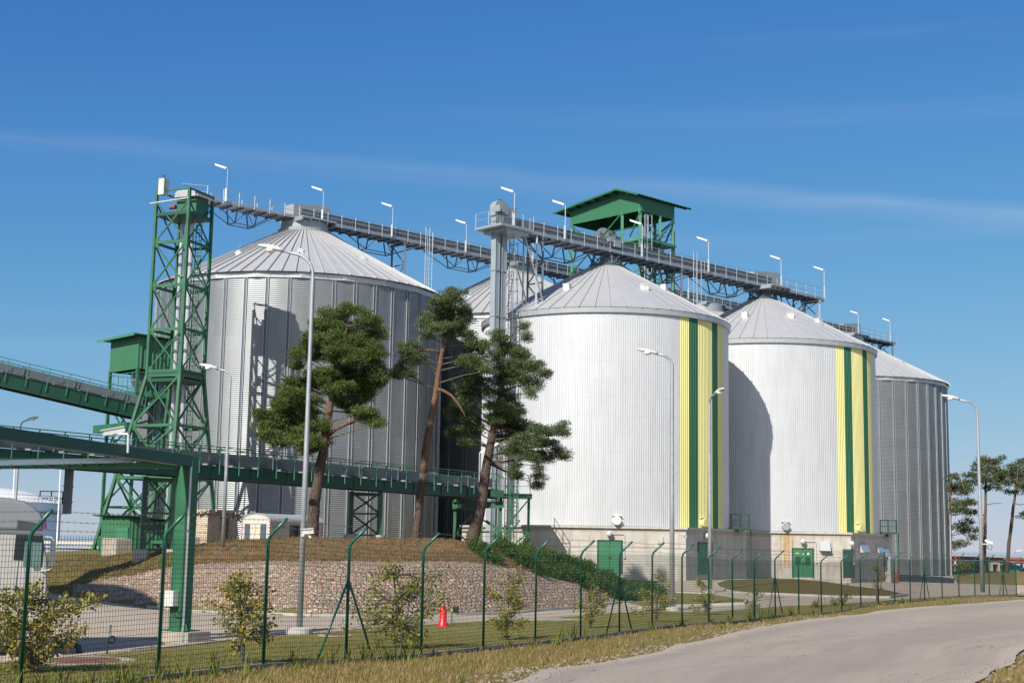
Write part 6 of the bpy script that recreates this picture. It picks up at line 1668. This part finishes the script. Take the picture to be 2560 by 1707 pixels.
pine('pine_tree', 'leaning wind blown pine with ragged hanging boughs in front of the white silo', F5, 88, [(1515,1700,44),(1550,1568,40),(1585,1400,36),(1615,1180,30),(1650,980,25),(1690,800,20),(1720,650,16),(1715,500,11),(1710,380,7)],
     [([(1660,930,0),(1780,960,-.4),(1900,1000,-.6),(2040,1060,-.7)], 11, 4), ([(1690,800,0),(1760,780,0),(1830,785,.2),(1838,775,.2)], 8, 3), ([(1725,480,0),(1775,350,0),(1800,280,0),(1840,255,0)], 7, 3), ([(1720,640,0),(1820,590,-.3),(1930,560,-.4)], 9, 4), ([(1640,920,0),(1560,880,.2),(1470,850,.3)], 9, 5), ([(1690,1060,0),(1740,1110,-.3),(1790,1200,-.4)], 6, 3), ([(1940,1130,-.5),(1968,1200,-.5),(1975,1270,-.5)], 4, 2)], T3c, 'needle_blue', 250, .165, .034, 3, gp_p, depth=1.3)
# far pines on the right
F9 = (2150, 950, 2.5707)
gf = 'distant pines beyond the yard'
pine('pine_tree', 'distant pine partly behind the farthest silo with layered spreading boughs', F9, 168, [(577,1225,11),(578,1000,10),(577,740,8),(590,640,5)], [([(577,960,0),(610,912,0),(640,930,0)], 4, 2), ([(578,1000,0),(600,1010,0),(615,1040,0)], 3, 1)],
     [(600,630,38,25),(640,680,48,26),(590,690,38,26),(690,700,38,16),(650,720,46,20),(640,785,78,20),(700,790,46,16),(640,840,66,24),(700,850,36,20),(680,910,38,20),(640,950,66,20),(715,970,56,20),(730,1010,38,14),(650,1050,48,17),(620,1075,22,9)], 'needle_far', 34, .32, .09, 4, gf, depth=1.6, zb=.2)
pine('pine_tree', 'distant straight pine with a flat topped crown behind the lone street lamp', F9, 172, [(798,1245,12),(800,1100,12),(804,900,10),(810,640,6),(812,540,4)], [([(808,720,0),(850,688,0),(905,682,0)], 4, 2), ([(805,800,0),(870,790,0),(918,792,0)], 3, 1), ([(803,870,0),(740,850,0)], 3, 1)],
     [(810,520,56,26),(875,525,46,20),(915,500,16,10),(760,560,46,26),(830,580,66,26),(720,610,46,20),(800,630,56,22),(880,630,46,26),(700,660,26,16),(760,660,46,16),(900,600,38,26),(890,680,32,20),(830,690,25,14)], 'needle_far', 34, .32, .09, 5, gf, depth=1.6, zb=.1)
pine('pine_tree', 'distant pine with a leaning bare trunk beside the green tarpaulin', F9, 176, [(943,1225,12),(958,1050,11),(985,820,9),(1010,650,6),(1015,570,4)], [([(990,790,0),(1030,800,0),(1060,795,0)], 3, 2), ([(985,870,0),(965,850,0)], 2, 1), ([(1000,720,0),(1040,700,0)], 4, 2)],
     [(1000,565,56,26),(1045,530,30,24),(960,600,46,26),(1035,620,46,36),(980,660,36,26),(1045,695,40,36),(970,720,36,18),(1045,870,30,15),(925,640,30,22),(1085,600,45,40),(1090,680,45,35)], 'needle_far', 34, .32, .09, 6, gf, depth=1.6, zb=.1)
rng = random.Random(21)
q = at(2418, 1428, 180); mb = Leaves()
for k in range(26): leaf_quads(mb, V(q.x + rng.uniform(-1.0, 1.0), 180 + rng.uniform(-.5, .5), q.z + .2 + rng.uniform(0, .9)), 60, (.4, .4, .3), .22, .12, rng)
t = thing('shrub', 'pale green shrub below the rusty pipes beside the crossing sign', 'shrub', q); mb.build('foliage', M['leaf2'], t)
# low pine shrubs along the right flank of the mound
mb = Leaves(); tw = MB(); rng = random.Random(9)
line = [(1195,1372,14),(1225,1392,16),(1260,1372,22),(1300,1385,26),(1340,1388,28),(1375,1402,30),(1410,1412,30),(1440,1420,30),(1470,1432,28),(1500,1442,26),(1530,1455,26),(1555,1468,24),(1580,1482,22),(1610,1478,20),(1640,1480,16),(1598,1474,20),(1622,1488,18),(1590,1490,18),(1325,1410,26),(1390,1430,24),(1450,1448,24),(1510,1468,22),(1560,1492,16),(1600,1498,14)]
hedge_o = None
for (px, py, rp) in line:
    px0_ = px; g = gp(px, py + rp * .6, 50, 140, zt); g.z = max(g.z, zt(g.x, g.y)); m = g.y / 3500
    if hedge_o is None: hedge_o = V(g.x, g.y, g.z)
    for k in range(16):
        a = V(g.x + rng.uniform(-1, 1) * rp * m * 1.1, g.y + rng.uniform(-.6, 1.2), 0); a.z = zt(a.x, a.y) + rng.uniform(.1, .75) * rp * m * 1.5
        tw.tube([V(a.x, a.y, zt(a.x, a.y)), a], [.03, .01], 4, False)
        leaf_quads(mb, a, 100, (.36, .36, .26), .22, .055, rng, up=.9)
t = thing('low_pine_shrubs', 'band of low dark green pine shrubs along the right flank of the mound', 'shrubs', hedge_o)
mb.build('foliage', M['mugo'], t); tw.build('stems', M['twig'], t)
# young trees behind the fence
def young(label, pxb, pyb, crowns, seed, leafm='leaf', dens=1.0, thin=.8):
    rng = random.Random(seed); g = gp(pxb, pyb); Y = g.y; m = Y / 3500
    t = thing('young_tree', label, 'tree', g, 'young trees behind the fence')
    mb = Leaves(); st = MB()
    ytop = min(c[1] for c in crowns); xt = crowns[0][0]
    h = at(pxb, ytop, Y).z - g.z
    trunk = [g + V(0, 0, -.05), g + V(.02, 0, h * .3), at(lerp(pxb, xt, .6), lerp(pyb, ytop, .6), Y), at(xt, ytop + 12, Y)]
    st.tube(trunk, [.05, .042, .025, .01], 8, False)
    if rng.random() < .8: st.tube([g, at(pxb + 14, pyb - 60, Y), at(pxb + 25, lerp(pyb, ytop, .6), Y + .3)], [.03, .02, .01], 6, False)
    for (x, y, rx, ry) in crowns:
        n = max(3, int(rx * ry / 90 * thin)); 
        for _ in range(n):
            a = rng.uniform(0, 2 * PI); r = math.sqrt(rng.random())
            c = at(x + rx * r * math.cos(a), y + ry * r * math.sin(a), Y + rng.uniform(-1, 1) * rx * m * .8)
            k = min(range(1, 4), key=lambda i: (trunk[i] - c).length + (9 if trunk[i].z > c.z + .2 else 0)); b = trunk[k]
            d = c - b; e = c + V(d.x * .15, d.y * .15, .10)
            st.tube([b, b.lerp(c, .5) + V(0, 0, .06), c, e], [.012, .008, .005, .003], 4, False)
            for q in (b.lerp(c, .75), c, e): leaf_quads(mb, q, int(9 * dens), (.13, .13, .11), .075, .05, rng, up=.2)
    st.build('trunk', M['twig'], t); mb.build('crown', M[leafm], t)
young('yellowing young tree spreading in front of the truck at the near end of the fence', 88, 1690, [(60,1490,60,25),(20,1500,30,25),(60,1540,70,35),(120,1530,60,30),(180,1520,45,14),(225,1510,22,8),(60,1590,75,35),(130,1580,50,30),(180,1600,28,14),(60,1640,65,30),(110,1640,30,22),(30,1690,40,25),(-20,1560,40,60)], 1, 'leaf', 1.25, .55)
young('young tree with orange yellow leaves between the portal column and the tall street lamp', 603, 1664, [(600,1455,40,20),(585,1480,55,25),(615,1490,50,25),(565,1515,45,25),(630,1520,45,28),(600,1545,50,25),(560,1560,28,20),(640,1560,38,25),(610,1590,40,20),(660,1585,25,22),(590,1625,18,10)], 2, 'leaf', 1.2, .6)
young('wide open young tree beside the nearest braced fence post, close to the red hydrant', 1000, 1627, [(985,1425,25,20),(970,1460,40,22),(1080,1440,40,16),(1010,1480,45,20),(940,1490,35,14),(1060,1475,50,18),(1000,1520,55,22),(920,1530,40,20),(1075,1520,45,18),(900,1560,30,14),(970,1560,55,22),(1040,1560,45,20),(1000,1595,45,18),(940,1590,30,14),(1060,1600,22,10)], 3, 'leaf2', 1.3)
young('bushy yellow green young tree between the red hydrant and the stone ringed manhole', 1262, 1604, [(1295,1445,14,18),(1270,1465,28,22),(1250,1490,35,25),(1290,1500,32,25),(1262,1530,42,25),(1240,1555,25,18),(1285,1560,32,20),(1265,1585,25,14)], 4, 'leaf', 1.5)
young('slim two tiered young tree in front of the end of the cobbled bank', 1474, 1574, [(1485,1487,14,8),(1500,1500,20,14),(1470,1510,25,15),(1500,1525,20,14),(1460,1535,22,12),(1485,1545,25,12),(1450,1520,12,10)], 5, 'leaf', 1.6)
young('round headed young tree close to the foot of the street lamp at the silo corner', 1640, 1557, [(1645,1452,14,12),(1625,1475,30,16),(1660,1475,26,18),(1615,1500,25,14),(1650,1500,36,16),(1670,1500,20,14),(1640,1525,34,14),(1605,1530,20,10)], 6, 'leaf', 1.6)
young('narrow young tree before the kerbed tip of the grass island', 1764, 1540, [(1752,1455,10,10),(1758,1472,18,14),(1770,1490,20,16),(1745,1495,16,12),(1775,1510,20,14),(1750,1520,20,12),(1770,1530,20,10)], 7, 'leaf', 1.7)
young('thin young tree with bare middle beside the fence post near the shaded concrete', 1882, 1533, [(1885,1468,12,12),(1880,1482,18,8),(1895,1490,18,8),(1875,1512,20,10),(1898,1515,20,10),(1885,1524,22,8)], 8, 'leaf2', 1.5)
young('small dark round bush on the far side of the fence before the louvred door', 2106, 1516, [(2105,1484,16,10),(2100,1498,20,10),(2115,1497,16,10),(2085,1508,12,6)], 9, 'leaf2', 1.8)
young('spindly sapling with large drooping leaves against the duct at the silo corner', 2192, 1505, [(2190,1415,10,10),(2200,1425,14,10),(2180,1420,10,8),(2190,1445,18,10),(2205,1440,10,8),(2188,1462,12,8),(2198,1475,8,6)], 10, 'leaf2', 1.3)
young('tiny shrub at the fence foot before the louvred door', 2040, 1520, [(2040,1512,8,5),(2046,1516,9,4),(2035,1518,8,4)], 12, 'leaf2', 1.4)
# dry grass, weeds on the verge
rng = random.Random(77)
def in_verge(x, y):
    f = fence_at(mpx(x, y))
    if f is None: return x > 0
    return y < f.y - .1
_rl, _rr = {}, {}
def rl_(y):
    k = round(y * 5)
    if k not in _rl: _rl[k] = (road_left_x(k / 5), road_right_x(k / 5))
    return _rl[k]
pts, hs_, ws_ = [], [], []
for _ in range(42000):
    y = 17.5 * (5.2 ** (rng.random() ** 1.3)); px = rng.uniform(-40, 2600); x = (px - 1280) / 3500 * y
    if not in_verge(x, y): continue
    a_, b_ = rl_(y)
    if a_ - .05 + rng.uniform(-.35, .1) < x < b_ + .1: continue
    cl = math.sin(x * 1.3 + 2 * math.sin(y * .7)) + math.sin(y * 1.9 + x * .4)
    edge = min(1, max(.25, (a_ - x) / 1.2)) if x < a_ else 1
    if rng.random() < .45 and cl < -.4: continue
    pts.append((x, y, base(x, y))); hs_.append(rng.uniform(.035, .13) * edge); ws_.append(.006 * max(1, y / 26))
lb = Leaves(); tufts(lb, pts, 5, hs_, .16, ws_); lb.build('dry_grass', M['blade'], kind='stuff')
pts, hs_, ws_ = [], [], []
for _ in range(3600):
    y = 18 * (4.6 ** (rng.random() ** 1.1)); px = rng.uniform(-40, 2500); f = fence_at(px)
    if f is None: continue
    x = (px - 1280) / 3500 * y; near = abs(y - f.y)
    if not in_verge(x, y) or x > rl_(y)[0] - .4: continue
    if near > 2.2 and rng.random() < .8: continue
    pts.append((x, y, base(x, y))); hs_.append(rng.uniform(.12, .5) if near < 1.6 else rng.uniform(.08, .18)); ws_.append(.010 * max(1, y / 30))
lb = Leaves(); tufts(lb, pts, 9, hs_, .13, ws_); lb.build('weeds', M['weed'], kind='stuff')
pts = []
for _ in range(14000):
    px = rng.uniform(0, 1700); f = fence_at(px); e = near_edge(px)
    if f is None or e.y < f.y + .5: continue
    y = lerp(f.y + .1, e.y, rng.random() ** 1.3); x = (px - 1280) / 3500 * y; pts.append((x, y, base(x, y) + .05))
lb = Leaves(); tufts(lb, pts, 4, .05, .15, .006); lb.build('lawn_grass', leafmat('lawn blades', [(.10, .125, .025), (.18, .165, .045), (.24, .20, .07)], trans=.3), kind='stuff')
pts, hs_ = [], []
for _ in range(12000):
    px = rng.uniform(100, 1500); yf = interp(FOOT, px); y0_ = cob_top(px) if px > 235 else yf; y = y0_ + rng.random() ** 1.6 * 14; x = (px - 1280) / 3500 * y
    pts.append((x, y, zt(x, y) + .02)); hs_.append(rng.uniform(.06, .16))
lb = Leaves(); tufts(lb, pts, 4, hs_, .22, .014); lb.build('mound_tufts', leafmat('mound blades', [(.10, .07, .03), (.19, .12, .06), (.26, .18, .085), (.11, .10, .03)], trans=.3), kind='stuff')
# loose stones on the gravelly verge
mb = MB()
for _ in range(900):
    y = 19 * (3.2 ** rng.random()); x = road_left_x(y) + rng.gauss(-.15, .35) if rng.random() < .7 else road_right_x(y) + rng.gauss(.1, .3)
    if abs(x) > 60: continue
    s = rng.uniform(.01, .03); c = V(x, y, base(x, y) + .04)
    mb.box(c, (s * 2, s * 1.5, s), (V(math.cos(x * 9), math.sin(x * 9), .2).normalized(), V(-math.sin(x * 9), math.cos(x * 9), 0), V(0, 0, 1)))
mb.build('verge_gravel', M['gravel'], kind='stuff')
# unseen extra silo, added beyond the left edge to shade the bank
for (x, y, lab) in ((-41, 41, 'unseen white striped silo added beyond the edge of the view, shading the cobbled bank'),):
    c_ = dup(WS[0], V(x, y, base(x, y) - .5)); c_['label'] = lab
# ------------------------------------------------------------------ light, sky, camera
EL_, AZ = 37.0, 211.0
S = V(math.sin(R(AZ)) * math.cos(R(EL_)), math.cos(R(AZ)) * math.cos(R(EL_)), math.sin(R(EL_)))
sun = bpy.data.lights.new('sun', 'SUN'); sun.energy = 4.8; sun.angle = R(.5); sun.color = (1, .93, .82)
so_ = bpy.data.objects.new('sun', sun); C.objects.link(so_); so_.rotation_euler = (-S).to_track_quat('-Z', 'Y').to_euler(); so_.location = S * 200
w = bpy.data.worlds.new('World'); bpy.context.scene.world = w; w.use_nodes = True
nt = w.node_tree; bg = nt.nodes['Background']
sky = N(nt, 'ShaderNodeTexSky', sky_type='NISHITA'); sky.sun_disc = False
sky.sun_elevation = R(EL_); sky.sun_rotation = R(AZ); sky.altitude = 0; sky.air_density = 1.0; sky.dust_density = .0; sky.ozone_density = 3.0
# faint cirrus streaks; unseen cloud bank added behind the camera to whiten the fill
tc_ = N(nt, 'ShaderNodeTexCoord'); mp = N(nt, 'ShaderNodeMapping'); mp.inputs['Rotation'].default_value = (0, R(-5.5), 0); mp.inputs['Scale'].default_value = (1.1, .7, 26)
mp.inputs['Location'].default_value = (.35, 0, .21)
nt.links.new(tc_.outputs['Generated'], mp.inputs['Vector'])
cf = noise(nt, mp.outputs[0], 1.0, 5, .5)
cr_ = ramp(nt, cf, [(.56, (0, 0, 0)), (.80, (.08, .08, .08))])
bn = ray(-200, 330).normalized().cross(ray(2760, 545).normalized()).normalized()
dt = N(nt, 'ShaderNodeVectorMath', operation='DOT_PRODUCT'); nt.links.new(tc_.outputs['Generated'], dt.inputs[0]); dt.inputs[1].default_value = bn
wob = N(nt, 'ShaderNodeMath', operation='MULTIPLY_ADD'); nt.links.new(noise(nt, tc_.outputs['Generated'], 6, 4), wob.inputs[0]); wob.inputs[1].default_value = .016; nt.links.new(dt.outputs['Value'], wob.inputs[2])
band = ramp(nt, wob.outputs[0], [(.0, (0, 0, 0)), (.0085, (1, 1, 1)), (.013, (.55, .55, .55)), (.024, (0, 0, 0))])
along = N(nt, 'ShaderNodeSeparateXYZ'); nt.links.new(tc_.outputs['Generated'], along.inputs[0])
amp_ = N(nt, 'ShaderNodeMapRange'); amp_.inputs[1].default_value = -.4; amp_.inputs[2].default_value = .25; amp_.inputs[3].default_value = .05; amp_.inputs[4].default_value = .19; nt.links.new(along.outputs['X'], amp_.inputs[0])
bandf = mixc(nt, 1.0, mixc(nt, 1.0, band, amp_.outputs[0], 'MULTIPLY'), ramp(nt, noise(nt, mp.outputs[0], 2.0, 4), [(.3, (.35, .35, .35)), (.65, (1, 1, 1))]), 'MULTIPLY')
cr_ = mixc(nt, 1.0, cr_, bandf, 'ADD')
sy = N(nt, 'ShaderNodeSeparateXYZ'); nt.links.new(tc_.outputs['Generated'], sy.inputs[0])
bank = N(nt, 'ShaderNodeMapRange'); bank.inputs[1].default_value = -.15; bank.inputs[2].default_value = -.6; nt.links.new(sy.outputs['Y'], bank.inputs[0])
fill_puff = ramp(nt, noise(nt, tc_.outputs['Generated'], 2.2, 6, .6), [(.42, (0, 0, 0)), (.6, (.9, .9, .9))])
fill_bankf = mixc(nt, 1.0, fill_puff, bank.outputs[0], 'MULTIPLY')  # unseen bright cloud, added as neutral fill light
def vm(op, a, b):
    n = N(nt, 'ShaderNodeVectorMath', operation=op)
    for i, x in enumerate((a, b)):
        if isinstance(x, tuple): n.inputs[i].default_value = x
        else: nt.links.new(x, n.inputs[i])
    return n.outputs[0]
gm = N(nt, 'ShaderNodeGamma'); gm.inputs['Gamma'].default_value = 1.5
nt.links.new(vm('MULTIPLY', sky.outputs[0], (1 / 6.0,) * 3), gm.inputs['Color'])
sv_ = vm('MULTIPLY', gm.outputs[0], (.17, .40, .84))
sv_ = vm('DIVIDE', vm('MULTIPLY', sv_, (21.6, 18.6, 20.3)), vm('ADD', vm('MULTIPLY', sv_, (3.4,) * 3), (1.0,) * 3))
mix = mixc(nt, fill_bankf, mixc(nt, cr_, sv_, (5.0, 5.4, 6.0)), (7.5, 7.4, 7.2))
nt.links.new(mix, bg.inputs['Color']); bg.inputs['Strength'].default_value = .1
cam = bpy.data.cameras.new('camera'); co = bpy.data.objects.new('camera', cam); C.objects.link(co)
co.location = (0, 0, CAMZ); m3 = Matrix((CX, CY, -FW)).transposed(); co.rotation_euler = m3.to_euler()
cam.sensor_width = 36; cam.lens = F / 2560 * 36; cam.clip_start = .1; cam.clip_end = 40000
sc_ = bpy.context.scene; sc_.camera = co
vs = sc_.view_settings; vs.view_transform = 'Standard'; vs.look = 'None'; vs.exposure = .5; vs.gamma = 1
for o in bpy.data.objects:
    if 'label' in o and len(o['label'].split()) > 16: print('LONG', len(o['label'].split()), o['label'])
    if '_o' in o: del o['_o']
